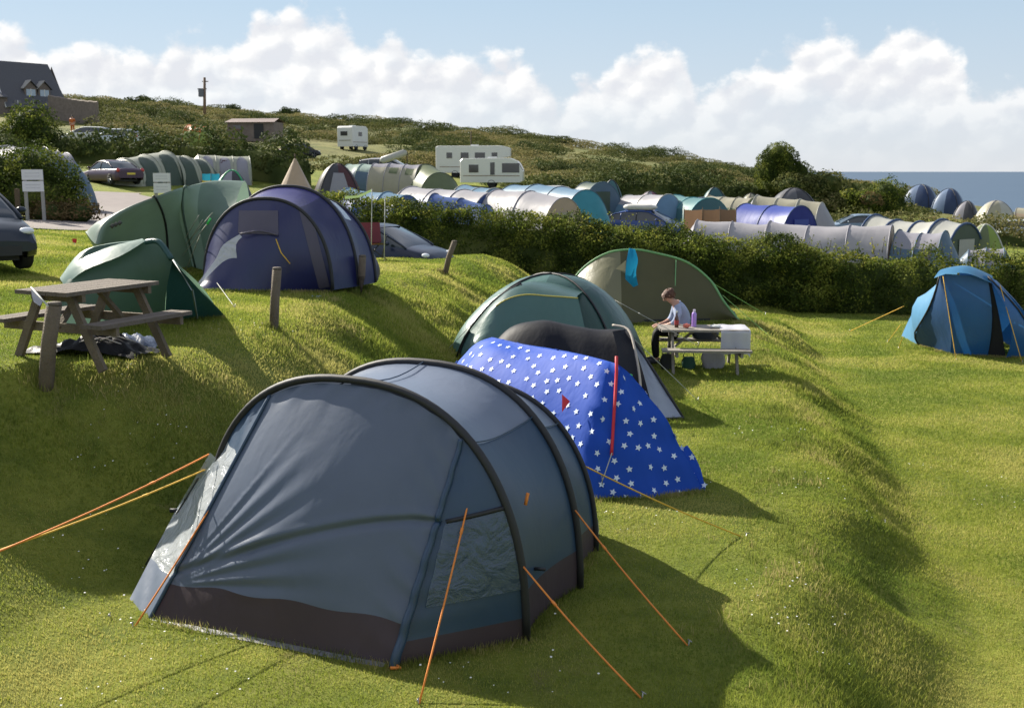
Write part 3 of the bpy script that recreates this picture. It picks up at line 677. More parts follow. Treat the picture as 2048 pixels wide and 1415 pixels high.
    g(A[1][43], PZ(1375, 1290), ORANGE, .009); g(A[2][40], PZ(1490, 1075), YELLOWC, .01)
    g(P(418, 908, 9.15), P(-40, 1118, 7.0), ORANGE); g(P(412, 938, 9.2), P(-60, 1120, 7.4), YELLOWC, .009)
    g(P(505, 872, 8.85), PZ(268, 1255), ORANGE); guy(rt, P(412, 930, 9.2), PZ(284, 1140), DARKC, .008)
    guy(rt, CLo, PZ(222, 1236), BLACK, .012, False, 'peg_strap')
    q = CR+V((0, 0, .03)); MB().tube([q, q+V((.05, -.05, -.01)), q+V((-.02, -.07, 0))], .012, 6).build('peg_loop', ORANGE, rt)
    for (px, py, Y) in ((500, 878, 8.9), (1056, 985, 8.1)):
        q = P(px, py, Y); MB().beam(q, q-V((.02, .02, .09)), .025, .012).build('webbing_tab', ORANGE, rt)
    return rt
big_tent()

# ------------------------------------------------------------ ring-lofted tents
def ringloft(rings, sub=4, vs=5):
    """rings of equal length, straight panels between corners with a little sag, smooth upwards"""
    rr = []
    for ring in rings:
        out = []; n = len(ring)
        c = sum((V(p) for p in ring), V())/n
        for i in range(n):
            a, b = V(ring[i]), V(ring[(i+1) % n])
            for k in range(sub):
                t = k/sub; q = a.lerp(b, t); q = q.lerp(c, .035*math.sin(math.pi*t)); out.append(q)
        rr.append(out)
    return smoothrows(rr, vs)
def tri_sample(rows, closed, dmin, n=4000):
    """points on a lofted surface, kept apart by dmin"""
    pts = []; tr = []
    m = len(rows[0])
    for i in range(len(rows)-1):
        for k in range(m if closed else m-1):
            a, b, c, d = rows[i][k], rows[i][(k+1) % m], rows[i+1][(k+1) % m], rows[i+1][k]
            for t in ((a, b, c), (a, c, d)):
                nn = (t[1]-t[0]).cross(t[2]-t[0]); A_ = nn.length/2
                if A_ > 1e-6: tr.append((A_, t, nn.normalized()))
    w = np.array([t[0] for t in tr]); w = w/w.sum(); idx = rng.choice(len(tr), n, p=w)
    grid = {}
    for i in idx:
        _, (a, b, c), nn = tr[i]; u, v = random.random(), random.random()
        if u+v > 1: u, v = 1-u, 1-v
        p = a+(b-a)*u+(c-a)*v; key = tuple(int(math.floor(x/dmin)) for x in p); ok = True
        for dx in (-1, 0, 1):
            for dy in (-1, 0, 1):
                for dz in (-1, 0, 1):
                    for q, _n in grid.get((key[0]+dx, key[1]+dy, key[2]+dz), ()):
                        if (q-p).length < dmin: ok = False
        if ok: grid.setdefault(key, []).append((p, nn)); pts.append((p, nn))
    return pts
def star_tent():
    BL = fabric('royal_blue_fly', (.015, .085, .50), .22, .62, .8, .22); WH = principled('white_print', (.62, .72, .85), .5)
    b = [PZ(1408, 984), PZ(1300, 1000), PZ(1175, 1003), PZ(1010, 960), V((-1.35, 13.3, 0)), V((-1.35, 14.6, 0)), V((-.2, 15.3, 0)), V((1.0, 14.4, 0)), V((1.95, 12.9, 0)), ]
    apex = P(1232, 728, 12.2); hump = P(985, 672, 14.1)
    def lift(i, z, k): # pull inwards
        cx = apex.lerp(hump, [0, 0, .05, .35, .9, 1, 1, .5, .1][i]); q = V(b[i]).lerp(V((cx.x, cx.y, 0)), k); q.z = z*cx.z; return q
    r1 = [lift(i, .36, .27) for i in range(9)]; r2 = [lift(i, .70, .55) for i in range(9)]; r3 = [lift(i, .92, .82) for i in range(9)]; r4 = [lift(i, 1.0, .985) for i in range(9)]
    rt = root('star_print_tent', V((.4, 13.3, 0)), 'bright blue tent printed with pale stars and a red pole sleeve', 'tent')
    rows = ringloft([b, r1, r2, r3, r4], 5, 5)
    for row in rows:
        for j, q in enumerate(row):
            an = math.atan2(q.y-apex.y+.3, q.x-apex.x); dd = (q-apex).length; row[j] = q+V((0, 0, 1))*(.020*math.sin(q.x*9+q.y*4)*min(1, q.z))+V((.6, -.8, 0))*(.022*math.sin(an*15)*min(1, dd*1.5)*math.exp(-dd*.6)*min(1, q.z*3)+.012*math.sin(q.z*16+q.x*5))
    mb = MB(); mb.grid(rows, 0, True); mb.poly(rows[-1])
    rs = .040
    cen = V((.4, 13.3, .5))
    for p, nn in tri_sample(rows, True, .148, 12000):
        if (p-cen).dot(nn) < 0: nn = -nn
        u = nn.cross(V((.3, .2, 1))).normalized(); w = nn.cross(u); a0 = random.random()*6
        pts = [p+nn*.006+(u*math.cos(a0+k*math.pi/5)+w*math.sin(a0+k*math.pi/5))*(rs if k % 2 == 0 else rs*.48) for k in range(10)]
        mb.poly(pts, 1)
    mb.build('fly', [BL, WH], rt)
    # right tail flap standing up at the corner
    t0 = PZ(1330, 998, .02); t1 = PZ(1412, 985, .02); fl = [[P(1318, 985, 11.85), P(1360, 990, 11.9), PZ(1412, 984)], [P(1345, 905, 12.0), P(1372, 925, 12.0), P(1402, 940, 11.95)], [P(1352, 900, 12.1), P(1375, 890, 12.05), P(1390, 912, 12.0)]]
    rr = smoothrows(fl, 4); m2 = MB(); m2.grid(rr)
    for p, nn in tri_sample(rr, False, .15, 400):
        nn = nn if nn.y < 0 else -nn; u = nn.cross(V((.3, .2, 1))).normalized(); w = nn.cross(u)
        m2.poly([p+nn*.006+(u*math.cos(k*math.pi/5)+w*math.sin(k*math.pi/5))*(rs if k % 2 == 0 else rs*.48) for k in range(10)], 1)
    m2.build('corner_flap', [BL, WH], rt)
    # red pole sleeve from the apex downwards
    from mathutils.bvhtree import BVHTree
    bv = BVHTree.FromPolygons(mb.v, mb.f)
    line = [P(1233, 712, 12.1)]
    for i in range(12):
        d = ray(1233-10*i/11, 745+165*i/11).normalized(); h_ = bv.ray_cast(V((0, 0, CZ)), d)
        if h_[0]: line.append(h_[0]-d*.03)
    MB().tube(line, .018, 6).build('pole_sleeve', RED, rt)
    MB().add([P(1238, 748, 12.2), P(1268, 772, 12.4), P(1240, 772, 12.15)], [(0, 1, 2)]).build('vent_flap', RED, rt)
    q = P(1127, 790, 12.2); MB().add([P(1124, 788, 12.15), P(1140, 802, 12.1), P(1124, 824, 12.0)], [(0, 1, 2)]).build('vent_flap', RED, rt)
    guy(rt, P(1224, 905, 11.6), P(1205, 960, 11.5), PALEC, .006, False)
    q = P(1312, 968, 10.2); 
star_tent()
def charcoal_tent():
    CH = fabric('charcoal_fly', (.010, .011, .017), .05, .6, .5, .2); SI = fabric('silver_inner', (.36, .41, .50), .3, .25, 1.2, .7)
    rt = root('charcoal_tent', V((.9, 16.5, 0)), 'charcoal tent with a silver-blue inner showing at its right corner', 'tent')
    top = smoothline([P(985, 690, 17.0), P(1020, 655, 17), P(1075, 640, 16.9), P(1120, 645, 16.8), P(1185, 657, 16.6), P(1252, 658, 16.4)], 5)
    dn = [p_.copy() for p_ in top]; n = len(top)
    mid = [V((q.x+.05+.12*(i/n), q.y-.55, q.z*.62)) for i, q in enumerate(top)]
    low = [V((q.x+.08+.25*(i/n), q.y-1.05, .02)) for i, q in enumerate(top)]
    bk = [V((q.x-.05, q.y+1.3, .02)) for q in top]; bm = [V((q.x, q.y+.75, q.z*.6)) for q in top]
    rows = smoothrows([low, mid, top, bm, bk], 5)
    for row in rows:
        for j, q in enumerate(row): row[j] = q+V((0, -.012*math.sin(q.x*8+q.z*5), .004*math.sin(q.x*13)))
    MB().grid(rows).build('fly', CH, rt)
    # rounded shoulder at the right and its hanging edge
    sh = [P(1225, 650, 16.35), P(1255, 658, 16.2), P(1268, 690, 15.95), P(1280, 760, 15.6), P(1283, 845, 15.1)]
    MB().tube(smoothline(sh, 4), .02, 6).build('piping', principled('beige_tape', (.42, .37, .31), .7), rt)
    MB().grid([[P(1252, 658, 16.4), P(1268, 690, 16.1), P(1281, 770, 15.6), P(1286, 850, 15.1)], [P(1225, 662, 16.1), P(1235, 700, 15.8), P(1245, 770, 15.3), P(1250, 860, 14.9)]]).build('door_flap', CH, rt)
    tip = PZ(1368, 838); a = P(1262, 672, 16.3); b = PZ(1296, 842); bb = V((2.35, 17.4, 0))
    g1 = resample([a, tip], 8); g2 = resample([a+V((-.02, -.02, -.05)), b], 8)
    MB().grid([[g2[i].lerp(g1[i], k/6)+V((.0, .02*math.sin(k*1.7+i), 0)) for k in range(7)] for i in range(8)]).build('inner_wall', SI, rt)
    g3 = resample([a, bb], 8); MB().grid([[g1[i].lerp(g3[i], k/4) for k in range(5)] for i in range(8)]).build('side_wall', CH, rt)
    MB().tube([a, a.lerp(tip, .5)+V((0, 0, .02)), tip], .02, 6).build('pole_sleeve', BLACK, rt)
    MB().tube([b+V((0, 0, .02)), tip+V((0, 0, .02))], .02, 6).build('hem', BLACK, rt)
    q = P(1256, 748, 15.1); MB().beam(q, q+V((.06, 0, -.02)), .05, .02).build('toggle', principled('green_tag', (.03, .45, .08), .5), rt)
    guy(rt, a, PZ(1395, 800), PALEC, .006); 
charcoal_tent()
def dome(name, label, C, yaw, hwx, hwy, h, mat, p=2.0, q=1.3, poles=2, slv=None, sides=24, cat='tent', group=None, poleR=.02, base_in=0.0, shade2=None, parts=True, exact=None):
    """dome tent: rectangular base with rounded corners swelling up to an apex; crossing poles from corner to corner"""
    C = V(C); rt = root(name, C, label, cat, group); cy, sy = math.cos(yaw), math.sin(yaw)
    def pt(a, t):   # t: 0 base .. 1 apex
        ca, sa = math.cos(a), math.sin(a); pw = lerp(.55, 1.0, t)
        x = math.copysign(abs(ca)**pw, ca)*hwx; y = math.copysign(abs(sa)**pw, sa)*hwy
        k = math.cos(t*math.pi/2)**(2/p)*1.0; z = h*math.sin(t*math.pi/2)**(2/q)
        ridge = 1+.03*math.cos(4*a)*(-1)*math.sin(math.pi*t)
        x *= k*ridge; y *= k*ridge
        gx, gy = C.x+x*cy-y*sy, C.y+x*sy+y*cy
        return V((gx, gy, C.z+z+(gz(gx, gy)-C.z)*(1-t)))
    T = [i/14 for i in range(15)]
    rows = [[pt(2*math.pi*k/sides, t) for k in range(sides)] for t in T]
    mats = [mat]+([shade2] if shade2 else [])
    mb = MB(); mb.grid(rows, (lambda i, k: 1 if (shade2 and (k*4//sides) % 2 == 0) else 0), True); mb.build('fly', mats, rt)
    if parts:
        for k in range(poles):
            a = math.pi/4+k*math.pi/2; l = [pt(a, t) for t in T]+[pt(a+math.pi, t) for t in T[::-1]][1:]
            l = [v+(v-(C+V((0, 0, h*.3)))).normalized()*.012 for v in l]
            MB().tube(l, poleR, 6).build('pole_sleeve', slv or BLACK, rt)
    rt['_pt'] = 0
    del rt['_pt']
    return rt, pt
def green_hood_tent():
    G1 = fabric('forest_green_fly', (.028, .085, .075), .20, .35, .9, .6); G2 = fabric('pale_green_sheen', (.09, .19, .17), .25, .35, 1.2, .6)
    C = V((.72, 19.9, 0)); rt, pt = dome('geodesic_tent', 'dark green dome tent with a yellow-edged hood behind the charcoal tent', C, R(-14), 1.72, 1.35, 1.66, G1, 2.3, 1.5, 2, None, 28, shade2=G2)
    # porch hood to the left front
    ys = principled('yellow_trim', (.50, .42, .08), .6)
    top = smoothline([P(940, 660, 18.6), P(990, 600, 18.7), P(1042, 567, 18.8), P(1100, 574, 18.75), P(1156, 590, 18.6)], 5)
    back = smoothline([P(960, 640, 20), P(1010, 590, 20.1), P(1060, 566, 20.2), P(1120, 560, 20.2), P(1180, 575, 20.1)], 5)
    lip = smoothline([P(950, 668, 18.2), P(992, 612, 18.25), P(1042, 590, 18.3), P(1100, 592, 18.3), P(1156, 596, 18.3)], 5)
    MB().grid(smoothrows([back, top, lip], 4)).build('porch_hood', G1, rt)
    MB().tube(lip[5:], .014, 5).build('hood_trim', ys, rt)
    wall = [V((q.x+(q.x-.2)*.16, q.y-.35, max(0, q.z-1.2))) for q in lip]; fr = [V((q.x*1.0+(q.x-.1)*.28, q.y-.55, 0.0)) for q in lip]
    MB().grid(smoothrows([lip, [a.lerp(b, .5)+V((0, -.06, .05)) for a, b in zip(lip, fr)], fr], 5)).build('porch_door', G2, rt)
    sd = [PZ(905, 742), P(935, 690, 18.6), P(985, 610, 18.7)]
    MB().tube([P(1042, 568, 18.7), P(1044, 610, 18.25), P(1046, 680, 18.0), PZ(1048, 765)], .018, 6).build('door_zip', BLACK, rt)
    MB().tube(smoothline([PZ(905, 742), P(930, 672, 18.5), P(985, 603, 18.6), P(1042, 566, 18.7)], 4), .016, 6).build('pole_sleeve', BLACK, rt)
    guy(rt, P(985, 605, 18.7), PZ(860, 735), PALEC, .006); guy(rt, P(1230, 600, 19.5), P(1395, 690, 19), PALEC, .005)
green_hood_tent()
def olive_tent():
    O = fabric('olive_fly', (.115, .11, .048), .42, .4, .8, .5); O2 = fabric('pale_olive_lit', (.26, .25, .16), .4, .4, 1.0, .4); LG = principled('light_green_tape', (.16, .35, .14), .6)
    rt = root('olive_tent', V((3.2, 26.5, 0)), 'wide olive tent with light green ridge seams and a towel on its peak', 'tent')
    ridge = smoothline([PZ(1118, 640), P(1150, 555, 26.6), P(1205, 510, 26.5), P(1264, 499, 26.4), P(1320, 508, 26.4), P(1375, 525, 26.3), P(1420, 560, 26.2), P(1447, 602, 26.0), PZ(1478, 641)], 5)
    front = smoothline([PZ(1125, 650), PZ(1175, 652), PZ(1215, 650), PZ(1262, 647), PZ(1300, 644), PZ(1350, 642), PZ(1400, 641), PZ(1440, 641), PZ(1478, 641)], 5)
    back = [V((q.x, 26.0+1.7*math.sin(math.pi*i/(len(ridge)-1))+.6, 0)) for i, q in enumerate(ridge)]
    n = len(ridge); mf = [a.lerp(b, .55)+V((0, -.06, .02)) for a, b in zip(ridge, front)]; bm = [a.lerp(b, .5)+V((0, .2, .15)) for a, b in zip(ridge, back)]
    rows = smoothrows([front, mf, ridge], 5); mb = MB(); mb.grid(rows, lambda i, k: 1 if k < 13 else 0); mb.build('front_wall', [O, O2], rt)  # left part of the wall painted paler as its lit side
    MB().grid(smoothrows([ridge, bm, back], 5)).build('rear_wall', O, rt)
    MB().tube(ridge, .03, 6).build('ridge_sleeve', LG, rt)
    MB().tube([P(1352, 520, 26.25), P(1350, 580, 26.0), PZ(1350, 642)], .014, 5).build('seam', LG, rt)
    MB().tube([P(1262, 500, 26.3), P(1256, 560, 26.05), PZ(1247, 648)], .022, 5).build('seam', LG, rt)
    # folded back door flap, its light put into the paler colour
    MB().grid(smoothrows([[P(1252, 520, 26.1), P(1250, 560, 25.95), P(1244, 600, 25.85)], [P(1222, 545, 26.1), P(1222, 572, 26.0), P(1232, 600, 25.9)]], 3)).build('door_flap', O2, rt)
    MB().grid([[PZ(1262, 645)-V((0, .03, 0)), PZ(1440, 640)-V((0, .03, 0))], [PZ(1262, 645)+V((0, -.03, .07)), PZ(1440, 640)+V((0, -.03, .05))]]).build('hem', BLACK, rt)
    guy(rt, P(1445, 590, 26.1), PZ(1560, 690, -.3), GREENC, .007); guy(rt, P(1415, 560, 26.2), PZ(1530, 628), GREENC, .007)
    tw = MB(); rows = [[P(1253+a, 502, 26.15), P(1268+a*.7, 505, 26.1), P(1275+a*.2, 512, 26.1)] for a in (0,)]
    tw.grid(smoothrows([[P(1258, 496, 26.2), P(1264, 497, 26.15), P(1270, 498, 26.2)], [P(1253, 522, 26.0), P(1264, 524, 25.95), P(1276, 520, 26.0)], [P(1251, 560, 25.9), P(1262, 558, 25.84), P(1272, 545, 25.9)], [P(1262, 572, 25.85), P(1268, 578, 25.8), P(1277, 576, 25.85)], [P(1265, 584, 25.8), P(1269, 588, 25.8), P(1272, 584, 25.8)]], 4))
    o = tw.build('towel', fabric('turquoise_towel', (.02, .28, .50), .3, .9, .8, .1)); tag(o, 'turquoise towel hanging from the peak of the olive tent', 'towel')
olive_tent()
def blue_dome():
    B = fabric('sea_blue_fly', (.022, .12, .33), .22, .38, .9, .6); B2 = fabric('pale_blue_fly', (.13, .33, .55), .3, .4, .9, .5); B3 = fabric('steel_blue_mesh', (.03, .085, .21), .25, .5, .9, .4); IN = principled('interior_shade', (.01, .01, .012), .9)
    rt = root('blue_dome_tent', V((10.4, 26.3, -.7)), 'blue dome tent with an open dark doorway alone on the lower lawn', 'tent')
    z0 = -.72
    g = lambda px, py: onG(G(px, py))
    apexL = P(1880, 547, 25.7); apexR = P(1975, 552, 25.4)
    b0, b1, b2, b3, b4 = g(1803, 672), g(1838, 690), g(1900, 708), g(2008, 714), g(2052, 712)
    A0 = P(1893, 538, 26.6)
    def pan(tl, tr, bl, br, mat, name, bulge=.12, n=6, curve=.22):
        out = []
        for i in range(9):
            t = i/8; l = V(tl).lerp(V(bl), t); r_ = V(tr).lerp(V(br), t); row = []
            for k in range(n+1):
                s = k/n; q = l.lerp(r_, s); q += (V((q.x, q.y, 0))-V((10.45, 27.1, 0))).normalized()*(math.sin(math.pi*t)*curve+math.sin(math.pi*s)*bulge*.3); row.append(q)
            out.append(row)
        return MB().grid(out).build(name, mat, rt)
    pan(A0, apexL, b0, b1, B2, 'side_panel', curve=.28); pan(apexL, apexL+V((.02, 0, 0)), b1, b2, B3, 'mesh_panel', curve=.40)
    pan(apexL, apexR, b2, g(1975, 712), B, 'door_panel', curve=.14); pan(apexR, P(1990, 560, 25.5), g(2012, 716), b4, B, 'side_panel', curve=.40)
    pan(apexR, apexR+V((.06, .02, 0)), g(1964, 712)+V((0, .12, 0)), g(2015, 716)+V((0, .1, 0)), IN, 'doorway', curve=.05)  # black sheet put in for the shade inside the open door
    back = [V((10.35, 28.2, z0)), V((11.3, 28.7, z0)), V((12.4, 27.8, z0))]
    pan(A0, A0+V((.4, .3, 0)), b0, back[0], B2, 'rear_panel', curve=.30); pan(A0+V((.4, .3, 0)), P(1990, 560, 25.8), back[0], back[2], B, 'rear_panel', curve=.5); pan(P(1990, 560, 25.8), P(1990, 560, 25.5), back[2], b4, B, 'rear_panel', curve=.45)
    cap = [[P(1868, 556, 25.55), P(1900, 546, 25.3), P(1940, 548, 25.2), P(1982, 566, 25.25)], [P(1880, 540, 25.9), P(1905, 534, 25.9), P(1940, 533, 25.9), P(1985, 552, 25.8)], [P(1895, 537, 26.6), P(1915, 532, 26.7), P(1940, 533, 26.7), P(1975, 550, 26.5)]]
    MB().grid(smoothrows([smoothline(r_, 4) for r_ in cap], 4)).build('roof_cap', fabric('cap_blue', (.035, .17, .33), .2), rt)
    for tl, bl in ((apexL, b1), (apexR, b4)):
        l = [V(tl).lerp(V(bl), i/10)+(V((V(tl).lerp(V(bl), i/10).x, V(tl).lerp(V(bl), i/10).y, 0))-V((10.45, 27.1, 0))).normalized()*(math.sin(math.pi*i/10)*.42+.01) for i in range(11)]
        MB().tube(l, .022, 6).build('pole_sleeve', BLACK, rt)
    guy(rt, P(1886, 552, 25.3), g(1902, 716)+V((0, -.3, 0)), YELLOWC, .009); guy(rt, P(2000, 570, 25.2), g(2036, 722)+V((0, -.2, 0)), YELLOWC, .009)
    guy(rt, P(1808, 612, 26.0), g(1700, 662), YELLOWC, .008); guy(rt, P(1802, 648, 26.0), g(1775, 684), YELLOWC, .007); guy(rt, P(1806, 672, 26.0), g(1797, 697), YELLOWC, .007)
blue_dome()

# ------------------------------------------------------------ tents on the upper terrace
def purple_tent():
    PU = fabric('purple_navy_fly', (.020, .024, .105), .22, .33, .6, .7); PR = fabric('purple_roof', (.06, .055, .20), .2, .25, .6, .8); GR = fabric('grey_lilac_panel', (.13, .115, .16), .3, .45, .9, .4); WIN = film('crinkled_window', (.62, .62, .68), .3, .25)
    Lf = onG(G(385, 578)); Rf = onG(G(668, 583)); C = (Lf+Rf)/2; lat = V((Rf.x-Lf.x, Rf.y-Lf.y, 0)).normalized(); lat = V((.985, -.17, 0)).normalized(); ax = V((-lat.y, lat.x, 0)); 
    C = V((C.x, C.y+.25, gz(C.x, C.y))); hw = 1.18
    rt = root('purple_tent', C, 'navy purple tunnel tent with a grey flap window in front of the dark car', 'tent')
    S = [(0.0, hw, 1.56), (.7, hw*1.08, 1.76), (1.35, hw*1.08, 1.55), (1.75, hw*.95, 1.2)]
    sh = V((.05, 0, 0)); A = [arc(C+ax*d+lat*.20*d, lat, w, h, 2.25, 41) for d, w, h in S]
    for i in range(3): 
        mid = [A[i][j].lerp(A[i+1][j], .5)+(C-A[i][j])*.02 for j in range(41)]
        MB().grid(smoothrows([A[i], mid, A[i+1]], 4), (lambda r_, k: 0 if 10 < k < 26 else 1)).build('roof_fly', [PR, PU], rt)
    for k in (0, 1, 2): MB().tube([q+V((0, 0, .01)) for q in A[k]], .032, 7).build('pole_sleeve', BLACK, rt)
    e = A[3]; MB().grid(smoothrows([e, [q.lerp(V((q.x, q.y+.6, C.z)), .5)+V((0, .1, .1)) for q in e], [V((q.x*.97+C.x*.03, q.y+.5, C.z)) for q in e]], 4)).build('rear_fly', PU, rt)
    # front door wall, bulging out to the ground line
    a = arc(C, lat, hw, 1.56, 2.25, 121); z0 = C.z; bl = onG(G(385, 580)); br = onG(G(665, 584)); bot = resample([bl, bl.lerp(br, .5)+V((0, -.1, 0)), br], 121)
    top = a
    rows = [[top[j].lerp(bot[j], t)-ax*(.13*math.sin(math.pi*t)*math.sin(math.pi*j/120)) for j in range(121)] for t in [i/70 for i in range(71)]]
    def mi(r_, k):
        q = rows[r_][k]; u = (q-C).dot(lat)/hw; z = (q.z-z0)
        return 0
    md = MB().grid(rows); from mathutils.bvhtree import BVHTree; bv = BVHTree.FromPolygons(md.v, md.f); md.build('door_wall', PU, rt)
    def decal(q, mat, name, nx=14, ny=14):
        out = []
        for i in range(ny+1):
            row = []
            for j in range(nx+1):
                l = V((*q[0], 0)).lerp(V((*q[3], 0)), i/ny); r_ = V((*q[1], 0)).lerp(V((*q[2], 0)), i/ny); p_ = l.lerp(r_, j/nx); d = ray(p_.x, p_.y).normalized(); h_ = bv.ray_cast(V((0, 0, CZ)), d)
                row.append(h_[0]-d*.012 if h_[0] else None)
            out.append(row)
        last = None
        for row in out:
            for j in range(len(row)):
                if row[j] is None: row[j] = (row[j-1] if j and row[j-1] else last)
                last = row[j] or last
        if all(c is not None for row in out for c in row): MB().grid(out).build(name, mat, rt)
    decal(((478, 421), (556, 421), (557, 470), (476, 466)), GR, 'window_cover'); decal(((598, 420), (626, 438), (660, 574), (638, 577)), GR, 'grey_panel'); decal(((432, 440), (446, 428), (440, 500), (398, 566)), GR, 'grey_panel')
    # rolled flap below the little window
    fl = [P(480, 468, C.y-.35), P(520, 462, C.y-.36), P(556, 470, C.y-.35)]
    MB().tube(smoothline(fl, 4), .02, 6).build('flap_roll', GR, rt)
    MB().tube([P(552, 478, C.y-.33), P(562, 505, C.y-.36), P(580, 527, C.y-.42)], .010, 5).build('door_tie', YELLOWC, rt)
    w = [[P(392, 570, C.y-.45), P(420, 568, C.y-.45)], [P(430, 520, C.y-.36), P(470, 535, C.y-.42)], [P(446, 490, C.y-.33), P(472, 490, C.y-.36)], [P(480, 468, C.y-.32), P(484, 474, C.y-.34)]]
    MB().grid(smoothrows([smoothline(r_, 5) for r_ in w], 4)).build('window', WIN, rt)
    # side windows on the right
    k0 = 30; pts = [[A[i][j]+V((.015, 0, .01)) for i in (0, 1)] for j in range(25, 35)]
    sw = [[A[1][j].lerp(A[2][j], t)*1.0+V((.03, -.01, .02)) for t in (.12, .45)] for j in range(27, 32)]
    MB().grid(sw).build('window', film('pale_window', (.55, .62, .72), .15, .2), rt)
    g = principled('green_tag', (.03, .45, .08), .5); q = P(421, 437, C.y-.1); MB().beam(q, q+V((-.06, 0, -.1)), .05, .03).build('toggle', g, rt)
    for px, py, ex, ey in ((425, 425, 345, 520), (420, 440, 352, 528), (400, 470, 372, 540)): guy(rt, P(px, py, C.y-.05), onG(G(ex, ey)), PALEC, .008)
    guy(rt, P(430, 560, C.y-.3), onG(G(470, 615)), PALEC, .006); 
    MB().ellip(onG(G(738, 545))+V((-.05, 0, .12)), (.14, .2, .16), 10, 7, jit=.08).build('corner_bag', fabric('corner_blue', (.05, .10, .22), .2), rt)
purple_tent()
def green_front():
    G1 = fabric('bottle_green_fly', (.085, .145, .11), .35, .38, .8, .5); G2 = fabric('teal_green_edge', (.025, .085, .082), .2, .4, .8, .5); G3 = fabric('pale_mint_fly', (.20, .32, .22), .3, .4, .8, .5)
    rt = root('ridge_tent', onG(G(280, 640)), 'small dark green backpacking tent directly behind the near picnic table', 'tent')
    Y = 13.4
    top = smoothline([P(128, 562, 13.5), P(168, 505, 13.5), P(215, 488, 13.6), P(300, 483, 13.7), P(335, 505, 13.6), P(345, 520, 13.5)], 4)
    bl = onG(G(90, 668)); br = onG(G(452, 634)); bm = onG(G(330, 644))
    bot = resample([bl, onG(G(200, 655)), bm], len(top))
    def wall(t_, b_, mat, name, bul=.1, n=8):
        rows = [[a.lerp(b, i/n)+V((0, -bul*math.sin(math.pi*i/n), 0)) for a, b in zip(t_, b_)] for i in range(n+1)]; return MB().grid(rows).build(name, mat, rt)
    wall(top, bot, G1, 'side_wall')
    ed = resample([top[-4], top[-1]], 8); eb = resample([bm, br], 8); wall(ed, eb, G2, 'end_wall', .03)
    back = [V((p_.x+.3, p_.y+1.5, gz(p_.x+.3, p_.y+1.5))) for p_ in bot]; wall(top, back, G3, 'rear_wall', -.2)
    wall(ed, resample([back[-1], br], 8), G2, 'rear_wall', -.02)
    # lifted edge sweeping over the top, its sheen put into a paler colour
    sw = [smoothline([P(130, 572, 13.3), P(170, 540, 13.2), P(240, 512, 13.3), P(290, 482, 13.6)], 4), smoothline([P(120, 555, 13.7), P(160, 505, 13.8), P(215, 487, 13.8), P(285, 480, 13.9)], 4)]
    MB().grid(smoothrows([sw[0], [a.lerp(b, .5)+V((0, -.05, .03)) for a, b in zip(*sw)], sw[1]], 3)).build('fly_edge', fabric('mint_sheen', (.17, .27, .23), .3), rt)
    MB().tube([top[-3], P(385, 580, 13.2), onG(G(395, 640))], .012, 5).build('seam', principled('grey_tape', (.3, .35, .35), .6), rt)
    MB().tube(smoothline([P(292, 484, 13.5), P(318, 484, 13.4), P(343, 518, 13.3)], 5), .035, 6).build('pole_sleeve', G2, rt)
    guy(rt, P(92, 590, 13), onG(G(40, 640)), PALEC, .006)
green_front()
def green_back():
    G1 = fabric('sage_green_fly', (.25, .33, .275), .4, .4, .9, .5); G2 = fabric('sage_shaded', (.15, .22, .18), .4, .4, .9, .5)
    rt = root('tunnel_tent', onG(G(330, 515)), 'long pale green low tent between the small green tent and the purple tent', 'tent')
    Y = 20.5
    ridge = smoothline([P(190, 487, 19.7), P(207, 448, 19.9), P(262, 413, 20.2), P(338, 383, 20.6), P(372, 373, 21.2), P(430, 361, 22.2), P(490, 362, 22.8)], 5); n = len(ridge)
    bot = resample([onG(G(187, 494)), onG(G(210, 503)), onG(G(260, 512)), onG(G(345, 520)), V((-5.0, 20.0, gz(-5.0, 20.0)))], n)
    back = [V((q.x-.3, q.y+1.6, gz(q.x, q.y+1.6))) for q in ridge]
    rows = smoothrows([bot, [a.lerp(b, .5)+V((-.05, -.30, .30)) for a, b in zip(ridge, bot)], ridge, [a.lerp(b, .5)+V((0, .25, .2)) for a, b in zip(ridge, back)], back], 5)
    MB().grid(rows, lambda r_, k: 1 if k > 22 else 0).build('fly', [G1, G2], rt)  # far part of the fly painted darker as its shaded end
    e = [r_[0] for r_ in rows]; c = onG(G(186, 492))+V((.3, .8, .3)); MB().add([*e, c], [(i, i+1, len(e)) for i in range(len(e)-1)]).build('end_wall', G1, rt)
    for f in (13, 20): MB().tube([r_[f]+V((-.005, -.02, .01)) for r_ in rows], .022, 6).build('pole_sleeve', BLACK if f == 13 else G2, rt)
    # small dark printed emblem near the left end
    lg = MB()
    for k, (px, py) in enumerate(((222, 452), (229, 449), (237, 446))): lg.beam(P(px, py+3, 19.35), P(px+5, py-3, 19.35), .02, .06)
    lg.build('printed_mark', DARKC, rt)
    for px, py, ex, ey in ((398, 430, 345, 518), (405, 440, 356, 520)): guy(rt, P(px, py, 20), onG(G(ex, ey)), PALEC, .008)
green_back()
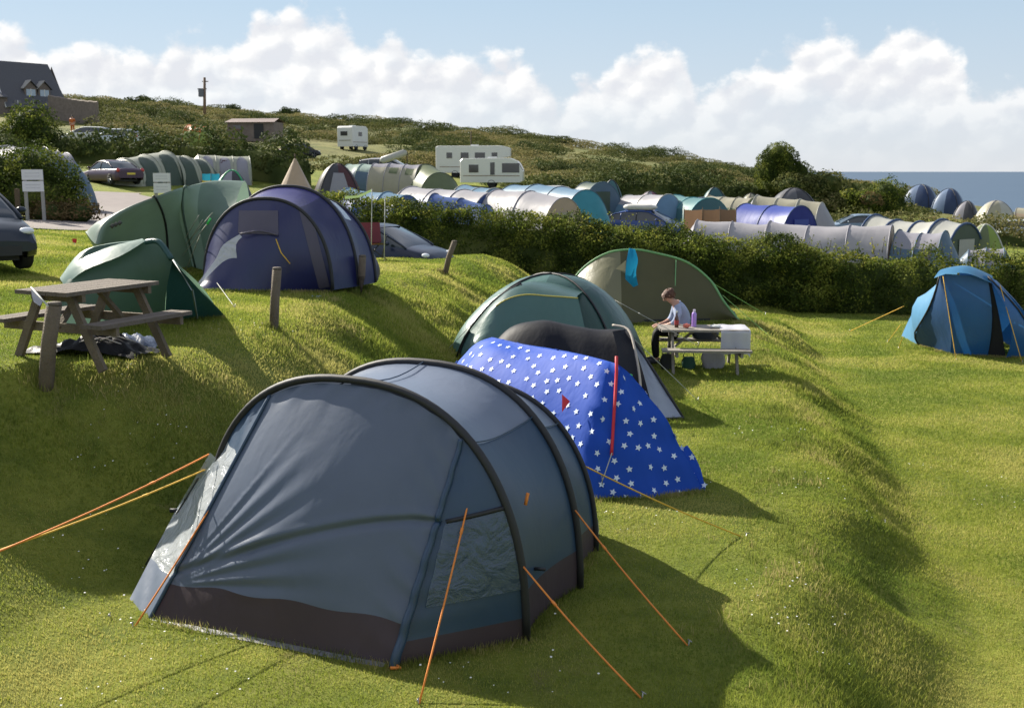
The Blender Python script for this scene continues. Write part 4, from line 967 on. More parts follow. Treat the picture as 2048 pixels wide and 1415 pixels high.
# ------------------------------------------------------------ picnic tables, posts, things on them
WOODG = principled('weathered_wood', (.125, .10, .078), .85, var=.3, vscale=9, bump=.7, bscale=60)
WOODD = principled('mossy_wood', (.15, .115, .078), .85, var=.35, vscale=7, bump=.7, bscale=60)
WOODP = principled('pale_weathered_wood', (.25, .225, .195), .8, var=.25, vscale=9, bump=.6, bscale=60)
def picnic_table(C, yaw, L_, label, group, top, under, W=.72, seatoff=.64, h=.75):
    rt = root('picnic_table', C, label, 'picnic table', group, yaw)
    m = MB(); n = 5; pw = W/n
    for i in range(n): m.box((random.uniform(-.01, .01), -W/2+pw*(i+.5), h-.02), (L_+random.uniform(-.02, .02), pw-.012, .04))
    m.build('tabletop', top, rt, smooth=False, world=False)
    for s in (-1, 1):
        m = MB(); 
        for k in (-1, 1): m.box((0, s*seatoff+k*.07, .43), (L_+random.uniform(-.02, .02), .13, .04))
        m.build('seat', top, rt, smooth=False, world=False)
    for x in (-L_*.36, L_*.36):
        for s in (-1, 1):
            MB().beam((x, s*.58, -.03), (x, s*.20, h-.06), .09, .045, up=V((1, 0, 0))).build('leg', under, rt, smooth=False, world=False)
        MB().box((x+.045, 0, .365), (.045, seatoff*2+.22, .09)).build('crossbar', under, rt, smooth=False, world=False)
        MB().box((x+.045, 0, h-.08), (.045, W-.04, .08)).build('crossbar', under, rt, smooth=False, world=False)
        MB().beam((x+.02 if x < 0 else x-.02, 0, .36), (x*.25, 0, h-.05), .07, .04).build('brace', under, rt, smooth=False, world=False)
    return rt
c = onG((-4.36, 11.3)); picnic_table(c, R(66), 1.28, 'weathered wooden picnic table at the left edge beside the small green tent', 'wooden picnic tables', WOODG, WOODD)
c2 = onG((3.42, 19.55)); T2 = picnic_table(c2, R(-3), 1.55, 'pale picnic table on the middle terrace where a person sits', 'wooden picnic tables', WOODP, WOODP)
def post(px, py, topx, topy, r, label, lean_y=0.0):
    a = onG(G(px, py)); b = P(topx, topy, a.y+lean_y); rt = root('wooden_post', a, label, 'post', 'wooden posts along the terrace edge')
    m = MB(); m.tube([a-V((0, 0, .25)), a.lerp(b, .5)+V((.004, 0, 0)), b-V((0, 0, .02))], [r*1.04, r, r], 12); m.build('shaft', WOODD, rt)
    m = MB(); m.tube([b-V((0, 0, .021)), b, b+V((0, 0, .012))], [r*1.0, r*1.0, r*.86], 12); m.build('sawn_top', WOODG, rt)
    return rt
post(86, 768, 108, 606, .072, 'nearest wooden post, leaning in front of the left picnic table')
post(545, 656, 554, 536, .062, 'upright wooden post in front of the purple tent')
post(721, 592, 725, 511, .065, 'weathered post at the right corner of the purple tent')
post(886, 546, 909, 482, .065, 'strongly leaning post at the far end of the terrace edge')
# wire staple and cord on the nearest post
pp = G(86, 768)
def bundle():
    DK = fabric('black_canvas', (.012, .012, .014), .02, .55, .9, .3, 9); BLU = fabric('grey_blue_sheet', (.09, .12, .19), .15, .3, 1.0, .6, 9)
    a = onG(G(190, 708)); rt = root('canvas_bundle', a, 'crumpled black canvas bundle on the grass under the left picnic table', 'bundle'); m = MB()
    rows = []
    for i in range(22):
        row = []
        for k in range(18):
            x = -.62+1.2*i/21; y = -.28+.56*k/17; e = max(0, 1-(x/.64)**2)*max(0, 1-(y/.3)**2)
            z = e**.5*(.10+.13*math.exp(-((x-.1)/.25)**2))+e**.5*.05*math.sin(x*17+y*11)*math.cos(y*23-x*5)
            row.append(onG((a.x+x+.3*y, a.y+y), max(z, 0)+.004))
        rows.append(row)
    m.grid(rows).build('cloth', DK, rt)
    m = MB()
    for s in (0, 1, 2):
        l = [onG((a.x-.1+.12*s+.3*t, a.y-.2+.1*s*t), .19-.12*abs(t-.4)+.02*s) for t in [j/6 for j in range(7)]]; m.tube(l, .008, 5)
    m.build('strap', principled('grey_strap', (.5, .45, .42), .7), rt)
    a = onG(G(268, 694)); rt = root('folded_sheet', a, 'shiny grey-blue folded sheet beside the black bundle', 'sheet'); rows = []
    for i in range(14):
        rows.append([onG((a.x-.3+.6*i/13, a.y-.2+.4*k/11), .005+.13*max(0, 1-((i-6.5)/7)**2)**.5*max(0, 1-((k-5.5)/6)**2)**.5*(1+.25*math.sin(i*1.9+k))) for k in range(12)])
    MB().grid(rows).build('cloth', BLU, rt)
    m = MB(); m.grid([[a+V((-.2+.4*i/5, -.21, .03+.03*math.sin(i+j))) for i in range(6)] for j in range(2)])
bundle()
# cloth hanging at the left end of the near table
hc = MB(); hc.grid(smoothrows([[P(62, 572, 10.55), P(80, 590, 10.5)], [P(64, 592, 10.5), P(86, 600, 10.45)], [P(68, 604, 10.45), P(80, 612, 10.4)]], 3)); 
o = hc.build('cloth_rag', fabric('pale_rag', (.42, .42, .48), .3, .9, .8, .1)); tag(o, 'small pale cloth hanging from the near end of the left picnic table', 'cloth')
a = P(62, 574, 10.5); b = P(96, 612, 10.0); o = MB().tube([a, a.lerp(b, .5), b], .008, 5).build('cord', PALEC); tag(o, 'pale cord tied between the left picnic table and the nearest post', 'cord')
a = onG(G(634, 594)); o = MB().grid(smoothrows([[a+V((-.08+.16*i/4, -.04+.08*j/3, .012+.018*math.sin(i*2+j))) for i in range(5)] for j in range(4)], 2)).build('crumpled_packet', fabric('packet_blue', (.25, .42, .65), .1, .3, .5)); tag(o, 'small pale blue crumpled packet on the grass below the purple tent', 'litter')
rt = root('marker_flag', onG(G(150, 492)), 'tiny red marker flag on the lawn near the tarmac track', 'flag'); a = rt.location.copy()
MB().tube([a-V((0, 0, .05)), a+V((0, 0, .16))], .008, 6).build('pole', PALEC, rt); MB().add([a+V((-.05, -.01, .18)), a+V((.06, -.01, .17)), a+V((.04, -.01, .07)), a+V((-.05, -.01, .09))], [(0, 1, 2, 3)]).build('pennant', RED, rt)

# things on and under the middle table
def tl(x, y, z): # local table point -> world
    q = Matrix.Rotation(R(-3), 3, 'Z') @ V((x, y, 0)); return V((c2.x+q.x, c2.y+q.y, c2.z+z))
TW = fabric('white_towel', (.60, .60, .66), .3, .9, .5, .1)
rows = []
for i in range(17):
    s = i/16*1.30; x0 = .28; row = []
    for k in range(13):
        x = x0+.52*k/12
        if s < .62: y = .34-s; z = .758+.006*math.sin(x*20)
        else: y = -.30-.08-.02*math.sin(x*22)-.02*(s-.62); z = .752-(s-.62)*.62-(.06 if k == 12 and i > 13 else 0)
        row.append(tl(x, y, z))
    rows.append(row)
o = MB().grid(rows).build('towel', TW); tag(o, 'white towel draped over the right end of the middle picnic table', 'towel')
def bottle(p, prof, mats, name, label, caps):
    rt = root(name, p, label, 'bottle'); m = MB(); rws = [[p+V((r*math.cos(2*math.pi*k/14), r*math.sin(2*math.pi*k/14), z)) for k in range(14)] for r, z in prof]; m.grid(rws, 0, True); m.poly(rws[-1]); m.build('body', mats[0], rt)
    m = MB(); rws = [[p+V((r*math.cos(2*math.pi*k/14), r*math.sin(2*math.pi*k/14), z)) for k in range(14)] for r, z in caps]; m.grid(rws, 0, True); m.poly(rws[-1]); m.build('cap', mats[1], rt)
    if len(mats) > 2:
        m = MB(); rws = [[p+V(((prof[1][0]+.002)*math.cos(2*math.pi*k/14), (prof[1][0]+.002)*math.sin(2*math.pi*k/14), z)) for k in range(14)] for z in (.05, .13)]; m.grid(rws, 0, True); m.build('paper_label', mats[2], rt)
bottle(tl(-.47, -.05, .755), [(.036, 0), (.037, .01), (.037, .16), (.03, .19), (.016, .22), (.014, .27)], [principled('brown_glass', (.07, .018, .008), .08, coat=.5), principled('cream_cap', (.6, .6, .5), .5), principled('red_paper', (.35, .04, .04), .6)], 'glass_bottle', 'dark brown glass bottle standing on the middle picnic table', [(.016, .265), (.016, .29)])
bottle(tl(-.15, .05, .755), [(.04, 0), (.043, .01), (.043, .22), (.036, .25), (.02, .265)], [principled('lilac_plastic', (.42, .25, .72), .35, coat=.3), principled('lilac_cap', (.68, .60, .80), .4)], 'drinks_bottle', 'lilac plastic drinks bottle standing on the middle picnic table', [(.022, .26), (.022, .31)])
o = MB().ellip(tl(-.30, -.12, .795), (.07, .045, .04), 10, 7, jit=.12).build('snack_packet', fabric('coral_packet', (.75, .20, .14), .1, .35, .8, .5, 12)); tag(o, 'small coral red packet on the middle picnic table between the bottles', 'packet')
o = MB().ellip(tl(.22, -.05, .78), (.10, .09, .03), 12, 7, jit=.1).build('paper_plate', principled('paper_white', (.72, .72, .70), .6)); tag(o, 'small pile of white paper on the middle picnic table left of the towel', 'paper')
def bag(c, d, mat, name, label, handle=True):
    c = V(c); rt = root(name, c, label, 'bag'); m = MB(); rws = []
    for i in range(9):
        t = i/8; w = d[0]*(.86+.22*math.sin(t*2.6))*(1-.25*t**3); dd = d[1]*(1-.55*t); rws.append([c+V((math.copysign(abs(math.cos(a))**.7, math.cos(a))*w/2*(1+.05*math.sin(a*3+i)), math.copysign(abs(math.sin(a))**.7, math.sin(a))*dd/2, d[2]*t)) for a in [2*math.pi*k/16 for k in range(16)]])
    m.grid(rws, 0, True); m.poly(rws[-1]); m.build('body', mat, rt)
    if handle: m = MB(); m.tube([c+V((-.1, 0, d[2]*.98)), c+V((-.07, 0, d[2]+.1)), c+V((.07, 0, d[2]+.1)), c+V((.1, 0, d[2]*.98))], .01, 6); m.build('handle', mat, rt)
BG = fabric('black_bag', (.012, .014, .013), .02, .5, .8, .3, 8); GB = fabric('bottle_green_bag', (.012, .06, .04), .05, .5, .8, .3, 8); WB = fabric('white_carrier', (.50, .47, .50), .35, .5, 1, .3, 10)
bag(onG(tl(-.62, -.12, 0)), (.26, .2, .28), BG, 'rucksack', 'black bag on the grass under the left end of the middle picnic table')
bag(onG(tl(-.24, -.05, 0)), (.24, .2, .22), GB, 'shoulder_bag', 'dark green bag on the grass beside the black bag under the table')
bag(onG(tl(.22, .1, 0)), (.42, .25, .34), WB, 'carrier_bag', 'whitish carrier bag on the grass under the towel end of the table', False)
bag(tl(.12, .62, .455), (.50, .26, .24), fabric('navy_bag', (.03, .035, .05), .05), 'holdall', 'dark holdall lying on the far bench of the middle picnic table', False)

# ------------------------------------------------------------ person
def skin(name, joints, edges, mat, parent, rootj, lev=2):
    me = bpy.data.meshes.new(name); names = list(joints); idx = {n: i for i, n in enumerate(names)}
    me.from_pydata([tuple(joints[n][0]) for n in names], [(idx[a], idx[b]) for a, b in edges], []); me.materials.append(mat)
    o = bpy.data.objects.new(name, me); sc.collection.objects.link(o); o.parent = parent
    md = o.modifiers.new('skin', 'SKIN'); md.use_smooth_shade = True
    if not me.skin_vertices: 
        me.attributes
    for n in names:
        sv = me.skin_vertices[0].data[idx[n]]; r = joints[n][1]; sv.radius = r if isinstance(r, tuple) else (r, r); sv.use_root = (n == rootj)
    s = o.modifiers.new('sub', 'SUBSURF'); s.levels = s.render_levels = lev; return o
def chain(J, E, start, pref, pts, rs):
    prev = start
    for i, (p_, r) in enumerate(zip(pts, rs)): J[f'{pref}{i}'] = (V(p_), r); E.append((prev, f'{pref}{i}')); prev = f'{pref}{i}'
    return prev
def person():
    SK = principled('skin', (.50, .27, .19), .55, var=.05); HAIR = principled('brown_hair', (.10, .04, .022), .6, var=.4, vscale=60, bump=.8, bscale=80)
    SH = fabric('light_blue_shirt', (.36, .42, .58), .15, .8, .9, .2, 5); TR = fabric('black_trousers', (.010, .010, .012), .02, .7, .8, .2, 5); SHOE = principled('dark_shoe', (.02, .02, .025), .6)
    # figure faces -X, sitting on the far bench; origin on the ground below the pelvis
    O = onG(tl(-.30, .62, 0)); rt = root('person', O+V((-.04, -.06, 0)), 'person in a light blue top and black trousers sitting bent over at the table', 'person')
    J = {}; E = []
    J['pelvis'] = (V((.0, 0, .56)), (.135, .15)); 
    chain(J, E, 'pelvis', 'sp', [(.03, 0, .68), (.04, 0, .80), (.0, 0, .92), (-.07, 0, 1.00)], [(.12, .13), (.12, .13), (.13, .15), (.10, .11)])
    chain(J, E, 'sp3', 'nk', [(-.135, 0, 1.055), (-.195, 0, 1.10), (-.225, 0, 1.145), (-.235, 0, 1.20)], [.052, .06, .088, .075])
    for s, n in ((-1, 'l'), (1, 'r')):
        e = chain(J, E, 'sp2', n+'arm', [(-.06, s*.16, .965), (-.085, s*.215, .85), (-.12, s*.23, .74), (-.24, s*.17, .68), (-.34, s*.10, .655)], [.062, .050, .043, .036, .026])
        w = J[e][0]; J[n+'palm'] = (w+V((-.055, -s*.018, -.005)), (.030, .022)); E.append((e, n+'palm')); pm = J[n+'palm'][0]
        for k, (dy, ln) in enumerate(((.028, .030), (.010, .036), (-.010, .034), (-.028, .026))):
            chain(J, E, n+'palm', f'{n}f{k}_', [pm+V((-.035, dy, 0)), pm+V((-.035-ln*.8, dy*1.05, -.010)), pm+V((-.045-ln*1.1, dy*1.0, -.034))], [.009, .0085, .007])
        chain(J, E, e, n+'thumb', [w+V((-.035, -s*.045, .004)), w+V((-.066, -s*.060, -.002))], [.011, .008])
        kx = -.44 if s < 0 else -.40
        chain(J, E, 'pelvis', n+'leg', [(-.12, s*.10, .55), (-.27, s*.115, .56), (kx, s*.13, .545), (kx-.01, s*.135, .30), (kx+.02, s*.14, .10), (kx+.01, s*.14, .05), (kx-.10, s*.145, .035), (kx-.17, s*.145, .028)], [.09, .078, .062, .055, .042, .042, .036, .026])
    skin('body', J, E, SK, rt, 'pelvis')
    # face: nose, eyes, ears on the bowed head
    hc = V((-.225, 0, 1.155)); f = V((-.80, 0, -.58)).normalized(); up = V((-.58, 0, .80)).normalized()
    m = MB(); m.ellip(hc+f*.098-up*.012, (.014, .010, .018), 8, 6); m.build('nose', SK, rt, world=False)
    for s in (-1, 1):
        MB().ellip(hc+V((0.005, s*.080, -.005)), (.020, .009, .030), 8, 6).build('ear', SK, rt, world=False)
        MB().ellip(hc+f*.080+V((0, s*.030, 0))+up*.014, (.008, .012, .008), 8, 6).build('eye', principled('dark_eye', (.03, .02, .02), .2), rt, world=False)
    MB().ellip(hc+f*.086-up*.042, (.007, .022, .006), 8, 5).build('mouth', principled('lips', (.38, .13, .11), .5), rt, world=False)
    m = MB(); rows = []
    for i in range(9):
        a = math.pi*.62*i/8; ring = []
        for k in range(20):
            b = 2*math.pi*k/20; d = (up*.85+V((.5, 0, .25))).normalized(); u1 = d.cross(V((0, 1, 0))).normalized(); u2 = V((0, 1, 0))
            v = d*math.cos(a)+(u1*math.cos(b)+u2*math.sin(b)*.90)*math.sin(a); ring.append(hc+v*(.106+.012*math.sin(b*5+i*2)+.010*math.sin(i*3+b*9))+V((.012, 0, .01)))
        rows.append(ring)
    m.grid(rows, 0, True); m.ellip(hc+V((.05, 0, .095)), (.05, .05, .045), 10, 7, jit=.1); m.build('hair', HAIR, rt, world=False)
    J2 = {'pelvis': (V((.0, 0, .60)), (.150, .165))}; E2 = []
    chain(J2, E2, 'pelvis', 'sp', [(.03, 0, .69), (.045, 0, .80), (.005, 0, .92), (-.065, 0, .995), (-.11, 0, 1.03)], [(.140, .15), (.140, .15), (.148, .165), (.115, .125), (.065, .07)])
    for s, n in ((-1, 'l'), (1, 'r')):
        chain(J2, E2, 'sp2', n+'arm', [(-.06, s*.165, .965), (-.085, s*.22, .85), (-.12, s*.235, .735), (-.20, s*.195, .695)], [.078, .066, .058, .052])
    skin('shirt', J2, E2, SH, rt, 'pelvis')
    J3 = {'pelvis': (V((.0, 0, .555)), (.150, .165))}; E3 = []
    for s, n in ((-1, 'l'), (1, 'r')):
        kx = -.44 if s < 0 else -.40
        chain(J3, E3, 'pelvis', n+'leg', [(-.12, s*.10, .55), (-.27, s*.115, .56), (kx, s*.13, .545), (kx-.01, s*.135, .30), (kx+.02, s*.14, .10)], [.105, .092, .078, .070, .062])
        m = MB(); q = V((kx-.05, s*.142, .045)); m.ellip(q, (.135, .05, .048), 12, 8); m.build('shoe', SHOE, rt, world=False)
    skin('trousers', J3, E3, TR, rt, 'pelvis')
    rt.scale = (1.08, 1.08, 1.08)
    o = MB().grid(smoothrows([[O+V((-.40+.20*i/4, -.16+.28*j/4, .640+.012*math.sin(i+j)+.05*(j/4))) for i in range(5)] for j in range(5)], 2)).build('open_book', principled('page_cream', (.62, .58, .48), .7)); tag(o, 'pale open pages lying in the lap of the sitting person', 'book')
person()

# ------------------------------------------------------------ vehicles
GLASS = principled('car_glass', (.02, .028, .035), .06, spec=.8); TYRE = principled('tyre_rubber', (.015, .015, .016), .85); RIM = principled('alloy_rim', (.32, .33, .35), .35, .8)
LAMPR = principled('tail_lamp', (.45, .02, .02), .2, coat=.6); LAMPW = principled('head_lamp', (.70, .72, .75), .12, coat=.6); TRIMB = principled('black_plastic', (.02, .02, .022), .6)
def paint(name, col): return principled(name, col, .32, .0, var=.04, coat=.15, spec=.35)
def car(C, yaw, L_, W, h, mat, label, kind='hatch', group=None, name='parked_car', roofbox=None):
    """front towards local +x; origin on the ground between the wheels"""
    rt = root(name, C, label, 'car', group, yaw); hw = W/2
    if kind == 'hatch': body = [(-.5, .38, .80), (-.47, .24, .93), (-.30, .2, .95), (0, .2, .93), (.22, .2, .91), (.30, .2, .88), (.42, .22, .76), (.485, .26, .62), (.5, .34, .50)]; cab = [(-.47, .02, .0), (-.40, .33, .0), (-.22, .49, 0), (.0, .53, 0), (.10, .49, 0), (.33, .0, 0)]
    elif kind == 'mpv': body = [(-.5, .38, .9), (-.48, .24, 1.0), (-.3, .2, 1.0), (0, .2, .99), (.25, .2, .97), (.32, .2, .95), (.44, .22, .80), (.49, .28, .60), (.5, .36, .5)]; cab = [(-.48, .02, 0), (-.45, .50, 0), (-.25, .64, 0), (0, .66, 0), (.12, .60, 0), (.36, .0, 0)]
    else: body = [(-.5, .38, .78), (-.48, .24, .90), (-.3, .2, .90), (0, .2, .90), (.2, .2, .88), (.28, .2, .85), (.42, .22, .74), (.485, .26, .62), (.5, .34, .5)]; cab = [(-.36, .02, 0), (-.22, .36, 0), (-.10, .47, 0), (.02, .49, 0), (.10, .45, 0), (.30, .0, 0)]
    k = h/(1.45 if kind != 'mpv' else 1.66)
    rows = []
    xs = [b[0] for b in body]
    for x in np.linspace(-.5, .5, 41):
        zb = float(np.interp(x, xs, [b[1] for b in body])); zt = float(np.interp(x, xs, [b[2] for b in body])); nar = hw*(1-.34*max(0, abs(x)-.36)**1.6*22*.14-(.06 if abs(x) > .47 else 0))
        X = x*L_; zb *= k; zt *= k
        for wx in (-.305, .315):   # wheel arches
            d = abs(x-wx)*L_; ra = .36*k
            if d < ra: zb = max(zb, math.sqrt(ra*ra-d*d)+.02+.0)
        rows.append([V((X, y*nar, z)) for y, z in ((-.80, zb), (-.97, zb+.03), (-1.0, min(zb+.15, zt-.12)), (-.985, (zb+zt)/2+.05), (-.93, zt-.04), (-.84, zt), (-.4, zt+.025), (0, zt+.03), (.4, zt+.025), (.84, zt), (.93, zt-.04), (.985, (zb+zt)/2+.05), (1.0, min(zb+.15, zt-.12)), (.97, zb+.03), (.80, zb))])
    m = MB(); m.grid(rows); m.poly(rows[0][::-1]); m.poly(rows[-1]); m.build('body', mat, rt, world=False)
    cx = [c_[0] for c_ in cab]; rows = []; side = []
    for x in np.linspace(cab[0][0], cab[-1][0], 27):
        hgt = max(.0, float(np.interp(x, cx, [c_[1] for c_ in cab])))*k; zt = float(np.interp(x, xs, [b[2] for b in body]))*k; sh = min(1, hgt/(.45*k))
        wt = hw*(.90-.17*sh); X = x*L_
        rows.append([V((X, y, z)) for y, z in ((-hw*.90, zt-.03), (-lerp(hw*.9, wt, .5), zt+hgt*.5), (-wt, zt+hgt*.88), (-wt*.86, zt+hgt*.99), (0, zt+hgt*1.03), (wt*.86, zt+hgt*.99), (wt, zt+hgt*.88), (lerp(hw*.9, wt, .5), zt+hgt*.5), (hw*.90, zt-.03))])
    MB().grid(rows).build('windows', GLASS, rt, world=False)
    # roof skin and pillars
    rf = [[q+V((0, 0, .012)) for q in r_[2:7]] for r_, x in zip(rows, np.linspace(cab[0][0], cab[-1][0], 27)) if float(np.interp(x, cx, [c_[1] for c_ in cab])) > (.40 if kind != 'mpv' else .52)]
    MB().grid(rf).build('roof', mat, rt, world=False)
    for s in (-1, 1):
        ii = 2 if s < 0 else 6
        MB().tube([r_[ii]+V((0, s*.008, .0)) for r_ in rows[1:]], .028, 6).build('roof_rail', mat, rt, world=False)
        j = len(rows)//2; jj = 7 if s > 0 else 1
        for j in ((6, 13) if kind != 'coupe' else (13,)):
            MB().tube([rows[j][8 if s > 0 else 0], rows[j][jj], rows[j][ii]], .03, 6).build('pillar', TRIMB if j == 13 else mat, rt, world=False)
        for wx in (-.305, .315):
            w = MB(); c = V((wx*L_, s*(hw-.10), .32*k)); r = .32*k
            pr_ = [(r*.62, -.10), (r*.96, -.10), (r, -.07), (r, .07), (r*.96, .10), (r*.66, .10)]
            rr = [[c+V((q[0]*math.cos(a), s*q[1], q[0]*math.sin(a))) for a in [2*math.pi*i/20 for i in range(20)]] for q in pr_]
            w.grid(rr, 0, True); t = w.build('wheel', TYRE, rt, world=False)
            w = MB(); w.grid([[c+V((r*.66*math.cos(a), s*.085, r*.66*math.sin(a))) for a in [2*math.pi*i/20 for i in range(20)]], [c+V((r*.60*math.cos(a), s*.06, r*.60*math.sin(a))) for a in [2*math.pi*i/20 for i in range(20)]]], 0, True)
            for i in range(5):
                a = 2*math.pi*i/5; w.beam(c+V((0, s*.075, 0)), c+V((r*.62*math.cos(a), s*.075, r*.62*math.sin(a))), .05, .02)
            w.build('rim', RIM, t, world=False)
        MB().ellip((.455*L_, s*hw*.78, .66*k), (.12, .13, .07), 10, 7).build('headlight', LAMPW, rt, world=False)
        MB().ellip((-.485*L_, s*hw*.84, .82*k), (.06, .12, .12), 10, 7).build('tail_lamp', LAMPR, rt, world=False)
        MB().ellip((.215*L_, s*(hw+.07), .98*k), (.06, .09, .06), 10, 7).build('wing_mirror', mat, rt, world=False)
    MB().box((.497*L_, 0, .36*k), (.06, W*.6, .16)).build('grille', TRIMB, rt, world=False, smooth=False)
    MB().box((-.500*L_, 0, .62*k), (.03, .5, .11)).build('number_plate', principled('plate_yellow', (.65, .5, .06), .5), rt, world=False, smooth=False)
    MB().box((0, 0, .24), (L_*.8, W*.7, .12)).build('underside', TRIMB, rt, world=False, smooth=False)
    return rt
def gcar(px, Y, yaw, *a, **k): return car(GP(px, Y), R(yaw), *a, **k)
gcar(-92, 19.8, -48, 4.1, 1.75, 1.50, paint('steel_blue_paint', (.010, .018, .032)), 'steel blue hatchback cut off by the left edge of the lawn')
gcar(752, 31.0, -24, 4.3, 1.75, 1.42, paint('midnight_paint', (.012, .02, .045)), 'dark blue car parked behind the purple tent by the hedge')
gcar(226, 65, 137, 4.4, 1.75, 1.45, paint('dark_plum_paint', (.06, .03, .055)), 'dark plum saloon with red tail lamp beside the grey tunnel tent', kind='coupe')
gcar(775, 88, -8, 4.6, 1.8, 1.65, paint('silver_paint', (.46, .45, .48)), 'silver people carrier parked in front of the pale awnings', kind='mpv')
rt = gcar(1292, 61, -28, 4.3, 1.75, 1.46, paint('blue_paint', (.025, .06, .22)), 'blue car carrying a pale roof box behind the hedge')
pc = rt.location.copy()
def roofbox():
    cx = V((pc.x-.35, pc.y, pc.z+1.62)); r2 = root('roof_box', cx, 'pale grey roof box on top of the blue car', 'roof box', rz=R(-28)); m = MB(); rows = []
    for i in range(11):
        t = i/10; x = -.95+1.9*t; e = (1-abs(2*t-1)**4)**.5; w = .42*(.35+.65*e); hh = .18*(.3+.7*e); rows.append([V((x, math.copysign(abs(math.cos(a))**.6, math.cos(a))*w, math.copysign(abs(math.sin(a))**.6, math.sin(a))*hh)) for a in [2*math.pi*k/16 for k in range(16)]])
    m.grid(rows, 0, True); m.poly(rows[0]); m.poly(rows[-1]); m.build('shell', principled('pale_plastic', (.55, .54, .50), .4), r2, world=False)
    for x in (-.5, .5): MB().box((x, 0, -.17), (.05, .9, .04)).build('roof_bar', TRIMB, r2, world=False)
roofbox()
gcar(1716, 74, 178, 4.3, 1.75, 1.42, paint('grey_blue_paint', (.16, .22, .30)), 'grey-blue car half hidden by the scrub below the sea')
gcar(2040, 84, 10, 4.4, 1.78, 1.45, paint('white_paint', (.55, .58, .60)), 'pale car beside the cream dome tent at the right edge')
gcar(236, 98, 172, 4.5, 1.8, 1.5, paint('pale_silver_paint', (.50, .54, .58)), 'pale silver car behind the hedge below the stone wall')
gcar(180, 99, 176, 4.6, 1.8, 1.35, paint('ivory_paint', (.62, .62, .60)), 'white car behind the hedge nearest the orange figure')
gcar(1402, 78, 170, 4.1, 1.7, 1.4, paint('ink_paint', (.02, .03, .06)), 'very dark car behind the teal tents')
gcar(600, 112, 20, 4.0, 1.7, 1.45, paint('black_paint', (.012, .012, .016)), 'small black car parked on the hill left of the tall white van')

WHITEP = principled('caravan_white', (.66, .66, .63), .35, var=.05, coat=.3); GREYW = principled('caravan_window', (.05, .05, .055), .1, spec=.8)
def caravan(C, yaw, L_, h, label, kind):
    rt = root(kind, C, label, kind.replace('_', ' '), None, yaw); hw = 1.12
    if kind == 'touring_caravan': prof = [(-.5, .42), (-.5, h-.25), (-.46, h-.04), (.30, h), (.42, h-.25), (.5, h*.56), (.5, .55), (.46, .42)]
    elif kind == 'motorhome': prof = [(-.5, .42), (-.5, h-.12), (-.47, h-.02), (.36, h), (.47, h-.18), (.47, h*.66), (.34, h*.62), (.44, h*.42), (.5, h*.36), (.5, .45)]
    else: prof = [(-.5, .42), (-.5, h-.2), (-.44, h), (.40, h), (.5, h-.25), (.5, .42)]
    m = MB(); n = len(prof)
    rows = [[V((x*L_*(1 if abs(y) < hw-.01 else .985), y, z if abs(y) < hw-.01 else z*.985+.02)) for x, z in prof] for y in (-hw, -hw+.06, hw-.06, hw)]
    m.grid([r_+[r_[0]] for r_ in rows]); m.poly(rows[0]); m.poly(rows[-1][::-1]); m.build('body', WHITEP, rt, smooth=False, world=False)
    def win(x, z, w, hh, s=-1): MB().box((x*L_, s*(hw+.006), z), (w, .03, hh)).build('window', GREYW, rt, smooth=False, world=False)
    if kind == 'touring_caravan':
        for x, w in ((-.28, .75), (.02, .35)): win(x, 1.5, w, .6 if w > .5 else .95)
        MB().add([V((.44*L_+.03, -hw*.8, 1.95)), V((.44*L_+.03, hw*.8, 1.95)), V((.497*L_+.03, hw*.8, 1.42)), V((.497*L_+.03, -hw*.8, 1.42))], [(0, 1, 2, 3)]).build('window', GREYW, rt, smooth=False, world=False)
        win(.31, 1.55, 1.35, .72)
    elif kind == 'motorhome':
        for x, w in ((-.32, .5), (-.12, .7), (.08, .9), (.27, .5)): win(x, 1.95, w, .5)
        MB().add([V((.352*L_+.03, -hw*.85, h*.60)), V((.352*L_+.03, hw*.85, h*.60)), V((.44*L_+.03, hw*.85, h*.43)), V((.44*L_+.03, -hw*.85, h*.43))], [(0, 1, 2, 3)]).build('windscreen', GREYW, rt, smooth=False, world=False)
    else:
        for s in (-1,): win(0, 1.9, .7, .5)
        MB().box((-.5*L_-.02, .1, 1.95), (.03, 1.0, .5)).build('window', GREYW, rt, smooth=False, world=False)
        MB().box((-.5*L_-.02, 0, 1.15), (.03, 1.7, .10)).build('stripe', principled('stripe_grey', (.35, .33, .28), .5), rt, smooth=False, world=False)
    MB().box((0, -hw-.004, .95), (L_*.9, .012, .07)).build('stripe', principled('stripe_brown', (.28, .22, .17), .5), rt, smooth=False, world=False)
    for s in (-1, 1):
        for x in ((0,) if kind == 'touring_caravan' else (-.25, .32)):
            c = V((x*L_, s*(hw-.08), .32)); w = MB(); rr = [[c+V((r*math.cos(a), s*y, r*math.sin(a))) for a in [2*math.pi*i/16 for i in range(16)]] for r, y in ((.05, .06), (.2, .06), (.31, .09), (.32, -.08), (.05, -.08))]; w.grid(rr, 0, True); w.build('wheel', TYRE, rt, world=False)
    MB().box((0, 0, h+.05), (.7, .5, .12)).build('roof_vent', WHITEP, rt, smooth=False, world=False)
    return rt
def zlift(px, Y, pyb): q = GP(px, Y); return q
caravan(GP(985, 88), R(-4), 4.9, 2.32, 'white touring caravan with a big front window beside the dark shrub', 'touring_caravan')
caravan(GP(950, 100), R(-3), 6.8, 2.80, 'long white motorhome behind the touring caravan', 'motorhome')
caravan(GP(706, 136), R(62), 3.2, 2.85, 'tall white camper seen from behind alone on the hillside', 'camper_van')
